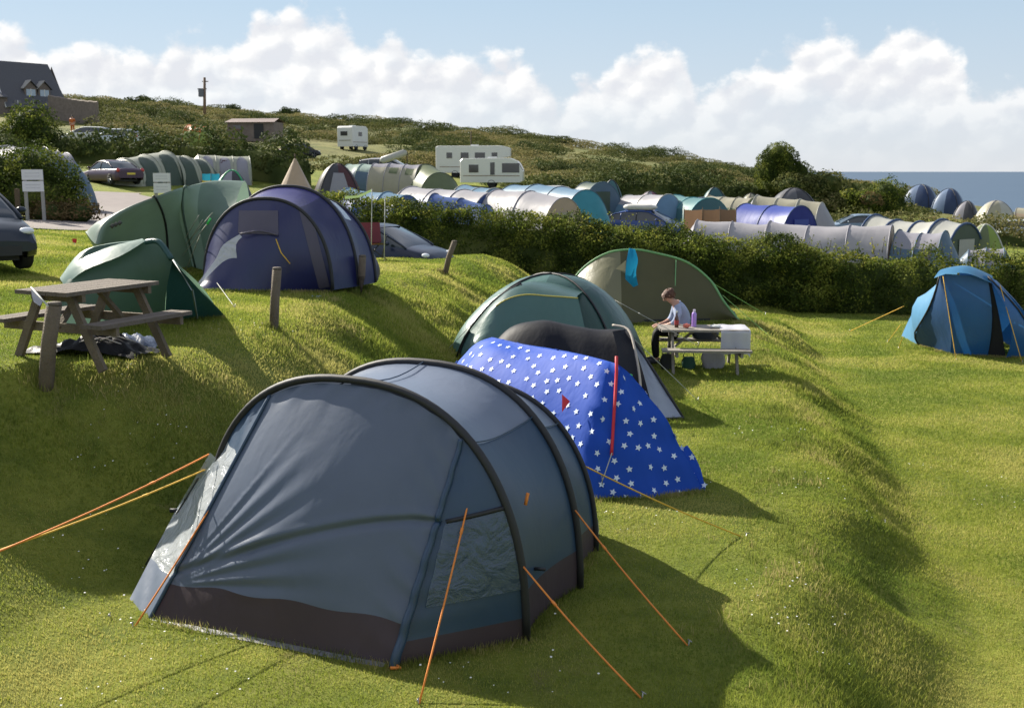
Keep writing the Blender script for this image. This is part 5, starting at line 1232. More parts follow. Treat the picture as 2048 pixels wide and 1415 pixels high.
# ------------------------------------------------------------ tents across the lower field
def F(name, col, tr=.25): return fabric(name, col, tr, .45, .8, .35, 1.2)
LAV = F('lavender_fly', (.40, .385, .405)); LAVG = F('lilac_grey_fly', (.33, .32, .36)); COB = F('cobalt_side', (.08, .14, .35)); CREAM = F('cream_fly', (.40, .375, .28)); TEAL = F('teal_fly', (.04, .26, .32)); SKYB = F('sky_blue_fly', (.14, .25, .36)); SLT = F('slate_shade_fly', (.10, .16, .23))
SAGEG = F('grey_green_fly', (.40, .41, .33)); DKG = F('dark_green_panel', (.07, .10, .075)); MINT = F('pale_mint_roof', (.36, .46, .40)); BEIG = F('beige_canvas', (.46, .36, .26)); DKGREY = F('dark_grey_fly', (.07, .07, .08)); WHT = F('white_fly', (.45, .45, .41)); OLV = F('olive_side', (.15, .18, .09)); NVY = F('navy_dome_fly', (.05, .09, .19)); BURG = F('burgundy_fly', (.09, .035, .04)); LIME = F('lime_fly', (.25, .33, .07)); ORNG = F('orange_fly', (.55, .17, .03)); BROWNW = F('brown_windbreak', (.24, .14, .085)); CURT = F('ochre_curtain', (.40, .24, .08))
def tun(name, label, a, b, ya, yb, W, roof, side, nh=4, hoop=None, ends=('flat', 'slope'), group=None, p=2.1, fr=.24, endm=None, hr=.026, cat='tent', winm=None, bays=None):
    A = GP(*a); B = GP(*b); hA = P(a[0], ya, a[1]).z-A.z; hB = P(b[0], yb, b[1]).z-B.z
    d = V((B.x-A.x, B.y-A.y, 0)).normalized(); lat = V((d.y, -d.x, 0)); rt = root(name, A.lerp(B, .5), label, cat, group)
    L_ = (B-A).length; n = 21; rows = []; hoops = []; ns = (nh-1)*4; jj = [random.uniform(-.035, .03) for _ in range(nh+1)]; jw = [random.uniform(-.07, .04) for _ in range(nh+1)]
    for i in range(ns+1):
        t = i/ns; c = A.lerp(B, t); c.z = gz(c.x, c.y); ctop = lerp(A.z+hA, B.z+hB, t); h = max(.5, ctop-c.z); s = 1-.02*math.sin(math.pi*((t*(nh-1)) % 1))
        kk = t*(nh-1); k0_ = min(nh-1, int(kk)); ff = kk-k0_; h *= 1+lerp(jj[k0_], jj[k0_+1], ff); ww_ = 1+lerp(jw[k0_], jw[k0_+1], ff); ar = [q+V((0, 0, .03*math.sin(j_*1.1+i*.8)*math.sin(math.pi*ff)))  for j_, q in enumerate(arc(c+lat*jw[k0_]*.8, lat, W/2*s*ww_, h*s, p, n))]; rows.append([V((q.x, q.y, q.z if 0 < j < n-1 else gz(q.x, q.y))) for j, q in enumerate(ar)])
        if i % 4 == 0: hoops.append(ar)
    k0 = int(n*fr)
    MB().grid(rows, lambda i, k: 1 if (k < k0 or k > n-2-k0) else 0).build('fly', [roof, side], rt)
    for ar in hoops: MB().tube([q+V((0, 0, .012)) for q in ar], hr, 5).build('pole_sleeve', hoop or LAVG, rt)
    if bays:
        for b_ in range(nh-1):
            m = []
            for i in range(9):
                f = .08+.84*i/8; x = (b_+f)*4; i0 = min(ns-1, int(x)); hgt = math.sqrt(max(0, 1-(2*i/8-1)**2))*.40+.02; col = []
                for j in range(6):
                    y = (n-1)-hgt*(n-1)*j/5; j0 = min(n-2, int(y)); q = rows[i0][j0].lerp(rows[i0][j0+1], y-j0).lerp(rows[i0+1][j0].lerp(rows[i0+1][j0+1], y-j0), x-i0); col.append(q+lat*.03+V((0, 0, .015)))
                m.append(col)
            MB().grid(m).build('arched_panel', bays, rt)
    if A.y < 62 and cat == 'tent':
        for i_, ar in enumerate(hoops):
            q = ar[int(n*.78)]; guy(rt, q, onG(q+lat*1.5), PALEC, .010, False)
    for e, kind in ((0, ends[0]), (-1, ends[1])):
        r_ = rows[e]; dd = -d if e == 0 else d; c = sum(r_, V())/len(r_)
        if kind == 'slope':
            base = [onG(q+dd*(1.1*math.sin(math.pi*j/(n-1)))) for j, q in enumerate(r_)]
            MB().grid(smoothrows([r_, [q.lerp(w, .5)+dd*.18+V((0, 0, .05)) for q, w in zip(r_, base)], base], 3)).build('end_panel', endm or side, rt)
        else:
            base = [V((q.x, q.y, gz(q.x, q.y))) for q in r_]; 
            MB().grid([r_, [q.lerp(w, .5)+dd*.04 for q, w in zip(r_, base)], base]).build('end_panel', endm or side, rt)
            dw = W*.17; h = (rows[e][n//2]-c).z; cc = rows[e][n//2]; g_ = gz(cc.x, cc.y); hh = (cc.z-g_)
            MB().grid([[V((cc.x, cc.y, 0))+dd*.07+lat*x+V((0, 0, g_+z)) for x in (-dw, 0, dw)] for z in (.05, hh*.4, hh*.78)]).build('door', winm or roof, rt)
    if winm:
        for i0 in range(1, nh-1):
            m = MB(); ww = [[rows[i0*4+i][j]+(rows[i0*4+i][j]-V((A.lerp(B, .5).x, A.lerp(B, .5).y, rows[i0*4+i][j].z))).normalized()*.02 for i in (1, 2, 3)] for j in (n-1-k0+0, n-1-k0+1, n-1-k0+2)]
            m.grid(ww).build('window', winm, rt)
    return rt
def bdome(name, label, px, Y, ytop, W, mat, mat2=None, yaw=0, q=1.3, D=None, group=None, door=None, slv=None):
    C = GP(px, Y); h = P(px, ytop, Y).z-C.z
    rt, pt = dome(name, label, C, R(yaw), W/2, (D or W*.8)/2, h, mat, 2.1, q, 2, slv or BLACK, 24, group=group, poleR=.035, shade2=mat2)
    if door:
        rows = [[pt(-math.pi/2+R(yaw)*0+s, t)+V((0, -.03, .01)) for s in (-.28, -.1, .1, .28)] for t in (.06, .25, .45, .6)]; MB().grid(rows).build('door', door, rt)
    return rt
WPALE = film('pale_pane', (.55, .6, .65), .1, .3)
# behind the hedge, left to centre
tun('tunnel_tent', 'long lavender roofed tunnel tent with cobalt blue skirt directly behind the centre hedge', (826, 54), (985, 50), 371, 384, 3.2, LAV, COB, 4, LAVG, ('flat', 'flat'), 'tunnel tents behind the hedge', fr=.30)
tun('tunnel_tent', 'lavender tunnel tent with a beige striped end beside the teal-ended blue tent', (995, 50), (1128, 47), 378, 391, 3.0, LAV, LAVG, 3, LAVG, ('flat', 'flat'), 'tunnel tents behind the hedge', endm=BEIG, winm=CREAM, fr=.28)
tun('tunnel_tent', 'low bright cobalt tent sloping down in front of the lavender roofed tunnel', (872, 45), (975, 44), 386, 408, 2.4, COB, COB, 3, NVY, ('flat', 'slope'), 'tunnel tents behind the hedge')
tun('tunnel_tent', 'sky blue tunnel tent ending in a bright turquoise panel', (1030, 60), (1170, 54), 367, 376, 3.2, SKYB, SLT, 4, SLT, ('flat', 'slope'), 'tunnel tents behind the hedge', endm=F('turquoise_end', (.05, .27, .33)))
tun('tunnel_tent', 'pale cyan tent peeping out between the lavender tunnel and the caravan', (930, 66), (990, 64), 371, 376, 2.6, SKYB, SKYB, 3, WHT, ('slope', 'slope'), 'tunnel tents behind the hedge')
tun('awning_tent', 'cobalt blue low tent with a pale top behind the bright hedge sprays', (700, 52), (815, 50), 378, 388, 2.8, SKYB, COB, 4, SKYB, ('slope', 'flat'), 'tunnel tents behind the hedge', fr=.32)
bdome('dome_tent', 'dark burgundy and grey dome tent right of the beige pyramid tent', 676, 70, 327, 3.0, BURG, DKGREY, 15, door=LAVG)
tun('tunnel_tent', 'pale mint tent partly hidden behind the burgundy dome', (700, 78), (760, 77), 328, 330, 2.8, MINT, SLT, 3, MINT, ('flat', 'flat'), None)
tun('awning_tent', 'long awning tent with lilac roof and cream walls behind the silver people carrier', (752, 74), (845, 73), 326, 328, 3.0, LAVG, CREAM, 4, LAVG, ('flat', 'flat'), None, fr=.34, winm=OLV)
tun('tunnel_tent', 'olive green end tent between the cream awning and the white caravan', (852, 73), (880, 71), 328, 345, 3.0, OLV, OLV, 2, DKG, ('flat', 'slope'), None)
def pyramid(px, Y, ytop, px0, px1, label, mat, name='pyramid_tent'):
    c = GP(px, Y); ap = P(px, ytop, Y); l = GP(px0, Y+.8); r_ = GP(px1, Y-.6); rt = root(name, c, label, 'tent')
    n = 8; base = []
    for k in range(n): a = 2*math.pi*k/n+.3; w = max(ap.x-l.x, r_.x-ap.x); q = V((ap.x+math.cos(a)*(w if math.cos(a) > 0 else ap.x-l.x), Y+math.sin(a)*w*.8, 0)); base.append(V((q.x, q.y, gz(q.x, q.y))))
    rows = [[ap+V((0, 0, 0)) for _ in base], [ap.lerp(b, .35)-V((0, 0, .04)) for b in base], [ap.lerp(b, .72)-V((0, 0, .10)) for b in base], base]
    rr = []
    for r0 in rows:
        o = []
        for k in range(n):
            for s in range(3): o.append(r0[k].lerp(r0[(k+1) % n], s/3))
        rr.append(o)
    MB().grid(rr, 0, True).build('canvas', mat, rt); MB().tube([ap-V((0, 0, .1)), ap+V((0, 0, .12))], .04, 6).build('pole_tip', TWIG, rt)
    for k in range(0, n, 2): guy(rt, ap.lerp(base[k], .5), onG(base[k]+(base[k]-c)*.25), PALEC, .008, False)
pyramid(590, 50, 313, 525, 660, 'beige canvas pyramid tent rising behind the purple tent', BEIG)
bdome('dome_tent', 'small dark dome tent with a green seam behind the pale green tent', 470, 44, 341, 2.3, DKGREY, LAVG, 10, slv=principled('green_seam', (.03, .30, .12), .6))
# left: big grey family tents
tun('family_tent', 'large grey-green family tent with dark arched panels by the left hedge', (250, 66), (335, 69), 316, 304, 3.0, SAGEG, SAGEG, 3, SAGEG, ('slope', 'flat'), 'grey-green family tents', fr=.36, bays=DKG)
tun('family_tent', 'grey-green tent annexe with sagging roof right of the large family tent', (338, 69), (402, 71), 308, 318, 3.0, SAGEG, SAGEG, 3, SAGEG, ('flat', 'slope'), 'grey-green family tents', fr=.38, endm=DKG, bays=DKG)
tun('family_tent', 'beige-grey family tent with an ochre doorway left of the pyramid tent', (398, 73), (500, 74), 309, 312, 3.2, SAGEG, SAGEG, 4, SAGEG, ('slope', 'flat'), 'grey-green family tents', fr=.36, endm=CURT, winm=BURG, bays=LAVG)
tun('family_tent', 'blue-grey tent with a long striped end slope between the shrub and the plum car', (96, 45), (140, 45.6), 296, 304, 2.7, LAV, SLT, 3, LAVG, ('flat', 'slope'), 'tents behind the bushy shrub', endm=SLT, fr=.33)
tun('family_tent', 'pale lavender tent roof showing above the shrub at the left edge', (-10, 50), (60, 49), 292, 297, 3.4, LAV, LAVG, 3, LAV, ('flat', 'flat'), 'tents behind the bushy shrub')
def windbreak(pts, ys, cols, label, name='windbreak', hh=None):
    """upright striped cloth on poles"""
    rt = root(name, GP(*pts[0]), label, 'windbreak'); L0 = []
    for (px, Y), y in zip(pts, ys): g_ = GP(px, Y); L0.append((g_, P(px, y, Y)))
    for i in range(len(L0)-1):
        (g0, t0), (g1, t1) = L0[i], L0[i+1]; k = len(cols); rows = []
        for r_ in range(k*2+1):
            s = r_/(k*2); rows.append([g0.lerp(t0, 1-s*.9).lerp(g1.lerp(t1, 1-s*.9), c/4)-V((0, .03*math.sin(math.pi*c/4), .03*math.sin(math.pi*c/4))) for c in range(5)])
        MB().grid(rows, lambda r_, c: r_//2).build('cloth', cols, rt)
    for g0, t0 in L0: MB().tube([g0-V((0, 0, .1)), t0+V((0, 0, .12))], .02, 6).build('pole', TWIG, rt)
windbreak([(404, 63), (422, 62.6), (440, 62.2)], [347, 347, 347], [F('cyan_cloth', (.03, .40, .62)), F('yellow_cloth', (.60, .45, .10)), F('cyan_cloth', (.03, .40, .62))], 'cyan and yellow striped windbreak in front of the beige-grey family tent')
windbreak([(1368, 54), (1405, 54), (1440, 53.6), (1472, 53)], [419, 419, 418, 419], [BROWNW], 'brown cloth windbreak left of the bright blue tunnel tent')
# centre right
tun('tunnel_tent', 'teal grey cabin tent with a raised porch roof above the turquoise end', (1172, 68), (1205, 66), 362, 364, 2.8, DKG, SLT, 2, SLT, ('flat', 'flat'), None)
bdome('dome_tent', 'teal grey half dome beside the raised porch roof', 1222, 68, 360, 1.9, F('teal_grey_fly', (.07, .16, .17)), None, 0)
tun('tunnel_tent', 'pale lilac A-shaped tent behind the blue car with the roof box', (1258, 67), (1335, 64), 388, 390, 2.6, LAV, SKYB, 3, WHT, ('flat', 'slope'), None)
tun('tunnel_tent', 'soft teal tunnel tent right of the lilac tent', (1350, 66), (1418, 62), 391, 396, 3.0, F('soft_teal_fly', (.12, .25, .26)), F('deep_teal_fly', (.05, .13, .14)), 3, TEAL, ('flat', 'slope'), None)
bdome('dome_tent', 'small dark teal dome in front of the long dark hedge', 1428, 80, 375, 2.4, F('deep_teal_fly', (.05, .13, .14)), None, 0)
tun('tunnel_tent', 'low cream tunnel tent left of the charcoal dome', (1418, 70), (1505, 68), 393, 396, 3.0, CREAM, OLV, 4, CREAM, ('flat', 'flat'), None)
bdome('dome_tent', 'charcoal grey wide dome tent below the windswept tree', 1585, 78, 376, 4.2, DKGREY, F('mid_grey_fly', (.14, .14, .15)), 0, q=1.5)
tun('tunnel_tent', 'ragged cream tunnel tent in front of the charcoal dome', (1512, 66), (1640, 64), 391, 404, 3.0, CREAM, LAVG, 4, WHT, ('slope', 'slope'), None)
tun('tunnel_tent', 'bright royal blue tunnel tent standing above the lilac tunnels', (1490, 56), (1598, 53), 408, 415, 2.9, F('royal_fly', (.055, .085, .36)), F('royal_fly', (.055, .085, .36)), 3, NVY, ('slope', 'flat'), None, endm=F('deep_royal', (.02, .03, .22)))
tun('tunnel_tent', 'lilac tunnel tent with a rounded left end nearest the blue car', (1392, 45), (1530, 44), 440, 444, 2.7, LAV, LAVG, 3, LAVG, ('slope', 'flat'), 'long lilac tunnel tents')
tun('tunnel_tent', 'longest lilac tunnel tent with beige end seam just above the hedge', (1535, 44), (1775, 42), 443, 455, 2.9, LAV, LAVG, 4, LAVG, ('flat', 'flat'), 'long lilac tunnel tents', endm=BEIG)
tun('tunnel_tent', 'grey lilac tent with large dark windows at the right end of the lilac row', (1790, 42), (1880, 41), 457, 465, 2.8, LAVG, SLT, 3, SLT, ('flat', 'slope'), 'long lilac tunnel tents', winm=F('dim_window', (.08, .08, .10)), fr=.30)
tun('tunnel_tent', 'white ribbed tunnel tent with an open dark end behind the lilac row', (1745, 52), (1925, 48), 433, 446, 3.2, WHT, SLT, 5, NVY, ('flat', 'flat'), None, endm=DKG, hr=.06, fr=.30)
bdome('porch_dome', 'lime green half dome porch at the open end of the white ribbed tent', 1962, 49, 449, 2.4, LIME, OLV, 0, slv=PALEC)
# beyond: domes before the sea; blue ones painted navy where shaded, pale where lit
bdome('dome_tent', 'blue dome with painted lit and shaded sides nearest the rounded green bush, sea behind', 1840, 112, 369, 3.3, F('navy_shaded_face', (.035, .06, .13)), F('blue_grey_lit_side', (.16, .22, .34)), -42, q=2.3, D=3.0)
bdome('dome_tent', 'middle one of the far blue domes with a peaked top', 1896, 108, 377, 3.0, F('navy_shaded_face', (.035, .06, .13)), F('pale_lit_side', (.20, .27, .40)), -38, q=1.9, D=2.8)
bdome('dome_tent', 'low dark grey tent between the far blue domes and the cream dome', 1932, 100, 402, 2.3, DKGREY, LAVG, -40)
rt = bdome('dome_tent', 'cream dome tent with a dark slot window near the right edge', 1990, 92, 401, 3.3, WHT, CREAM, 0, q=1.7, slv=LAVG)
tun('tunnel_tent', 'small cream tent cut by the right edge beyond the pale car', (2032, 98), (2075, 97), 415, 415, 2.6, CREAM, BEIG, 2, WHT, ('flat', 'flat'), None)
# camping gear right of the lime porch
def camp_chair(C, yaw, label, mat):
    rt = root('camping_chair', C, label, 'chair', 'camping chairs', R(yaw)); m = MB()
    MB().grid(smoothrows([[V((x, -.25, .42)) for x in (-.25, 0, .25)], [V((x, 0, .36)) for x in (-.25, 0, .25)], [V((x, .22, .42)) for x in (-.25, 0, .25)]], 3)).build('seat', mat, rt, world=False)
    MB().grid(smoothrows([[V((x, .22, .42)) for x in (-.26, 0, .26)], [V((x, .34, .68)) for x in (-.26, 0, .26)], [V((x, .38, .92)) for x in (-.26, 0, .26)]], 3)).build('backrest', mat, rt, world=False)
    for a, b in (((-.28, -.25, 0), (.28, .2, .45)), ((.28, -.25, 0), (-.28, .2, .45)), ((-.28, .3, 0), (-.28, -.25, .6)), ((.28, .3, 0), (.28, -.25, .6))): MB().tube([a, b], .014, 6).build('leg', TRIMB, rt, world=False)
camp_chair(GP(2010, 44), 200, 'red folding chair by the grey gear at the right edge', F('red_cloth', (.40, .03, .04)))
camp_chair(GP(748, 28.3), 20, 'dark red folding chair beside the dark blue car behind the purple tent', F('dark_red_cloth', (.07, .012, .018)))
camp_chair(GP(1158, 46), 160, 'low dark folding chair behind the hedge near the turquoise panel', F('dark_cloth', (.04, .05, .07)))
tun('gear_tarp', 'low grey tarp covering gear below the lime green porch', (1930, 45.5), (2000, 45), 500, 497, 1.5, LAVG, SLT, 3, SLT, ('slope', 'slope'), None, cat='tarp')
# tilted pale tube on the awning
def tube_roll():
    a = P(760, 322, 80); b = P(814, 304, 80); rt = root('inflatable_boat', a.lerp(b, .5), 'slanting pale inflatable tube propped above the lilac awning', 'boat')
    MB().tube([a, a.lerp(b, .1), a.lerp(b, .9), b], [.08, .26, .26, .1], 10).build('tube', WHT, rt); 
    q = V((b.x, b.y, 0)); MB().tube([onG(b)-V((0, 0, .1)), b], .04, 6).build('prop', TWIG, rt); MB().tube([onG(a)-V((0, 0, .1)), a], .04, 6).build('prop', TWIG, rt)
tube_roll()
bdome('dome_tent', 'small muted red-lilac dome peeping over the pale lilac A-shaped tent', 1300, 74, 383, 2.3, F('dusky_red_fly', (.26, .12, .14)), LAVG, 15)
bdome('dome_tent', 'small grey-green dome between the cream tunnel and the charcoal dome', 1500, 74, 387, 2.2, F('moss_fly', (.13, .16, .11)), CREAM, 25)
gcar(524, 80, 70, 4.2, 1.7, 1.7, paint('slate_paint', (.04, .045, .06)), 'dark grey people carrier left of the beige pyramid tent', kind='mpv')
gcar(1118, 74, 12, 4.2, 1.75, 1.6, paint('off_white_paint', (.5, .5, .48)), 'off-white car roof showing above the sky blue tunnel tent', kind='mpv')
# hill bits
tun('tunnel_tent', 'small orange and green tent on the hill below the wooden pole', (380, 112), (412, 111), 249, 252, 2.2, ORNG, LIME, 3, ORNG, ('flat', 'slope'), None)
def stonewall(pts, h, label, name='stone_wall', mat=None):
    m = principled('stone_brown', (.20, .16, .13), .9, var=.45, vscale=3.5, bump=.9, bscale=6); rt = MB(); rows = []
    P0 = [GP(*p_) for p_ in pts]; L0 = resample(P0, 24); rows = []
    for i, q in enumerate(L0):
        z = gz(q.x, q.y); hh = h*(1+.012*math.sin(i*1.7)); rows.append([V((q.x, q.y-.25, z-.2)), V((q.x, q.y-.22, z+hh)), V((q.x, q.y, z+hh+.12)), V((q.x, q.y+.22, z+hh)), V((q.x, q.y+.25, z-.2))])
    rt.grid(rows); rt.poly(rows[0]); rt.poly(rows[-1]); o = rt.build(name, m, smooth=False); tag(o, label, 'wall'); return o
stonewall([(100, 124), (150, 123), (198, 121)], 2.4, 'brown stone wall running right from the house')
def shed():
    c = P(512, 271, 118); rt = root('stone_barn', c, 'long low weathered barn with brown boarded wall on the hill', 'barn', rz=R(-8)); st = principled('boarded_brown', (.19, .15, .13), .9, var=.4, vscale=2.5, bump=.8, bscale=8); rf = principled('barn_roof', (.22, .17, .16), .9, var=.3, vscale=3, bump=.5)
    MB().box((0, 0, .35), (5.0, 3, 2.0)).build('wall', st, rt, smooth=False, world=False)
    m = MB(); m.add([V((-2.7, -1.8, 1.3)), V((2.7, -1.8, 1.3)), V((2.6, 0, 1.75)), V((-2.6, 0, 1.75)), V((2.7, 1.8, 1.3)), V((-2.7, 1.8, 1.3))], [(0, 1, 2, 3), (3, 2, 4, 5)]); m.build('roof', rf, rt, smooth=False, world=False)
    MB().box((.9, -1.53, .4), (1.0, .08, 1.5)).build('door', TRIMB, rt, smooth=False, world=False)
    MB().box((-1.4, -1.53, .75), (.8, .08, .5)).build('window', GREYW, rt, smooth=False, world=False)
shed()
def house():
    C = GP(52, 126); rt = root('house', C, 'brown stone house with slate roof and two dormers on the hill top', 'house', rz=R(50))
    ST = principled('house_stone', (.17, .135, .115), .9, var=.35, vscale=4, bump=.7, bscale=9); SL = principled('slate_roof', (.075, .075, .085), .6, var=.3, vscale=8, bump=.6, bscale=14); WH = principled('white_frame', (.7, .7, .68), .5)
    # gable faces left-front, ridge runs in x
    L_, D, e = 8.4, 7.0, 1.3; rt.scale = (.8, .8, .8); k = (P(40, 127, 126).z-C.z)/.8-e
    zr = e+k
    m = MB(); m.add([V((-L_/2, -D/2, -1)), V((L_/2, -D/2, -1)), V((L_/2, D/2, -1)), V((-L_/2, D/2, -1)), V((-L_/2, -D/2, e)), V((L_/2, -D/2, e)), V((L_/2, D/2, e)), V((-L_/2, D/2, e)), V((-L_/2, 0, zr-.1)), V((L_/2, 0, zr-.1))], [(0, 1, 5, 4), (1, 2, 6, 9, 5), (2, 3, 7, 6), (3, 0, 4, 8, 7)]); m.build('wall', ST, rt, smooth=False, world=False)
    o = .35; m = MB(); s = (zr-e)/(D/2)
    for sg in (-1, 1):
        a = [V((-L_/2-o, sg*(D/2+o), e-o*s)), V((L_/2+o, sg*(D/2+o), e-o*s)), V((L_/2+o-.9, 0, zr)), V((-L_/2-o, 0, zr))]; m.add(a+[v+V((0, 0, .14)) for v in a], [(0, 1, 2, 3), (4, 5, 6, 7), (0, 1, 5, 4), (1, 2, 6, 5), (2, 3, 7, 6), (3, 0, 4, 7)])
    rf = m.build('roof', SL, rt, smooth=False, world=False)
    MB().beam((-L_/2-.38, -D/2-.3, e-.3*s-.1), (-L_/2-.38, 0, zr-.1), .05, .22).build('barge_board', WH, rt, smooth=False, world=False)
    for x in (-.5, 1.45):
        y = -D/2+.7; z0 = e+.35; m = MB(); hw = .85
        m.add([V((x-hw, y, z0)), V((x+hw, y, z0)), V((x+hw, y, z0+1.9)), V((x, y, z0+2.75)), V((x-hw, y, z0+1.9)), V((x-hw, y+2.6, z0+1.9)), V((x, y+2.6, z0+2.75)), V((x+hw, y+2.6, z0+1.9)), V((x-hw, y+2.6, z0)), V((x+hw, y+2.6, z0))], [(0, 1, 2, 3, 4), (0, 4, 5, 8), (1, 9, 7, 2)])
        d = m.build('dormer', ST, rt, smooth=False, world=False)
        for sg in (-1, 1):
            a = [V((x, y-.25, z0+2.87)), V((x+sg*(hw+.25), y-.25, z0+1.75)), V((x+sg*(hw+.25), y+2.6, z0+1.75)), V((x, y+2.6, z0+2.87))]; m = MB(); m.add(a+[v+V((0, 0, .1)) for v in a], [(0, 1, 2, 3), (4, 5, 6, 7), (0, 1, 5, 4), (1, 2, 6, 5), (2, 3, 7, 6), (3, 0, 4, 7)]); m.build('dormer_roof', principled('pale_lead', (.38, .36, .33), .6) if sg < 0 else SL, d, smooth=False, world=False)
        for sg in (-.36, .36): MB().box((x+sg, y-.03, z0+1.05), (.56, .06, 1.3)).build('window', principled('sky_pane', (.30, .38, .46), .08, spec=.9), d, smooth=False, world=False)
        MB().box((x, y-.02, z0+1.05), (.12, .10, 1.4)).build('window_frame', WH, d, smooth=False, world=False)
    for x in (-2.8, -.6, 1.6, 3.4):
        w = MB().box((x, -D/2-.02, 1.2), (1.0, .08, 1.1)).build('window', GREYW, rt, smooth=False, world=False); MB().box((x, -D/2-.05, 1.2), (.08, .08, 1.1)).build('window_frame', WH, w, smooth=False, world=False)
    # lower lean-to on the left gable
    m = MB(); m.box((-L_/2-1.6, -1.2, .6), (3.2, 4.6, 3.2)); m.build('annexe_wall', ST, rt, smooth=False, world=False)
    m = MB(); a = [V((-L_/2-3.5, -3.8, 2.0)), V((-L_/2+.1, -3.8, 2.0)), V((-L_/2+.1, .2, 3.9)), V((-L_/2-3.5, .2, 3.9))]; m.add(a+[v+V((0, 0, .12)) for v in a], [(0, 1, 2, 3), (4, 5, 6, 7), (0, 1, 5, 4), (1, 2, 6, 5), (2, 3, 7, 6), (3, 0, 4, 7)]); m.build('annexe_roof', SL, rt, smooth=False, world=False)
house()
def pole():
    a = GP(409, 165); t = P(409, 155, 165); rt = root('utility_pole', a, 'brown wooden utility pole with a grey transformer on the hillside', 'pole')
    MB().tube([a-V((0, 0, .5)), t], [.24, .18], 9).build('shaft', principled('pole_wood', (.19, .13, .09), .85, bump=.5), rt)
    q = P(403, 186, 165); MB().box(q, (.75, .7, 1.1)).build('transformer', principled('transformer_grey', (.14, .15, .17), .6), rt, smooth=False)
    q = P(409, 178, 165); MB().beam(q-V((1.0, 0, 0)), q+V((.3, 0, 0)), .15, .15).build('cross_arm', TWIG, rt, smooth=False)
    q2 = P(409, 163, 165); MB().beam(q2-V((.35, 0, 0)), q2+V((.55, 0, 0)), .12, .12).build('cross_arm', TWIG, rt, smooth=False)
pole()
for px, Y, y0, lab in ((942, 118, 262, 'thin dark pole standing among the scrub above the motorhome'),):
    a = GP(px, Y); o = MB().tube([a-V((0, 0, .3)), P(px, y0, Y)], .07, 6).build('thin_pole', TWIG); tag(o, lab, 'pole')
# notice boards: blank-looking white panels with rows of faint lettering too small to read
def notice(pxc, Y, py0, pys, py1, w, label, post=True):
    g_ = GP(pxc, Y); rt = root('notice_board', g_, label, 'sign', 'white notice boards'); z0, zs, z1 = P(pxc, py0, Y).z, P(pxc, pys, Y).z, P(pxc, py1, Y).z; x = g_.x
    WHp = principled('sign_white', (.62, .62, .66), .5, var=.04)
    for a, b in ((z0, zs+.02), (zs-.02, z1)):
        bd = MB().box((x, Y, (a+b)/2), (w, .03, a-b)).build('panel', WHp, rt, smooth=False)
        for k in range(2): MB().box((x, Y-.0175, b+(a-b)*(.35+.3*k)), (w*.7, .003, (a-b)*.05)).build('print_line', principled('faint_print', (.45, .45, .50), .6), bd, smooth=False)
    for s in (-1, 1): MB().box((x+s*w*.40, Y+.05, (g_.z-.2+z0)/2), (.09, .07, z0-g_.z+.2)).build('leg', principled('grey_post', (.30, .29, .27), .8), rt, smooth=False)
notice(71, 35.0, 339, 361, 383, .66, 'white two-panel notice board on grey legs in front of the bushy shrub')
notice(329, 33.0, 346, 365, 386, .50, 'white two-panel notice board behind the pale green tent')
o = MB().box(GP(38, 35)+V((0, 0, .45)), (.12, .12, 1.1)).build('short_post', TWIG, smooth=False); tag(o, 'short dark post left of the notice board with grey legs', 'post')
# tiny people
def walker(px, Y, hgt, top, legs, label):
    O = GP(px, Y); rt = root('person', O, label, 'person'); k = hgt/1.7; J = {}; E = []
    J['pelvis'] = (V((0, 0, .92*k)), .14*k); chain(J, E, 'pelvis', 'sp', [(0, 0, 1.15*k), (0, 0, 1.38*k), (0, 0, 1.48*k), (0, 0, 1.58*k), (0, 0, 1.66*k)], [.13*k, .15*k, .05*k, .09*k, .07*k])
    for s, n in ((-1, 'l'), (1, 'r')):
        chain(J, E, 'sp1', n+'arm', [(s*.2*k, 0, 1.36*k), (s*.25*k, .03, 1.1*k), (s*.22*k, -.08, .88*k)], [.06*k, .05*k, .035*k]); chain(J, E, 'pelvis', n+'leg', [(s*.1*k, 0, .80*k), (s*.12*k, -.03*s, .45*k), (s*.12*k, .05*s, .06*k), (s*.12*k, .05*s-.12, .04*k)], [.09*k, .06*k, .045*k, .04*k])
    skin('body', J, E, principled('skin', (.50, .27, .19), .55), rt, 'pelvis', 1)
    J = {'pelvis': (V((0, 0, .95*k)), .16*k)}; E = []; chain(J, E, 'pelvis', 'sp', [(0, 0, 1.15*k), (0, 0, 1.38*k), (0, 0, 1.44*k)], [.15*k, .17*k, .08*k])
    for s, n in ((-1, 'l'), (1, 'r')): chain(J, E, 'sp1', n+'arm', [(s*.2*k, 0, 1.36*k), (s*.25*k, .03, 1.1*k)], [.08*k, .065*k])
    skin('jacket', J, E, top, rt, 'pelvis', 1)
    J = {'pelvis': (V((0, 0, .92*k)), .15*k)}; E = []
    for s, n in ((-1, 'l'), (1, 'r')): chain(J, E, 'pelvis', n+'leg', [(s*.1*k, 0, .80*k), (s*.12*k, -.03*s, .45*k), (s*.12*k, .05*s, .10*k)], [.105*k, .075*k, .06*k])
    skin('trousers', J, E, legs, rt, 'pelvis', 1); MB().ellip((0, .015, 1.64*k), (.095*k, .10*k, .09*k), 10, 7).build('hair', principled('dark_hair', (.04, .025, .02), .7), rt, world=False)
walker(146, 106, 1.7, F('orange_jacket', (.60, .16, .03)), F('orange_jacket', (.60, .16, .03)), 'small distant person in orange standing right of the round shrub')
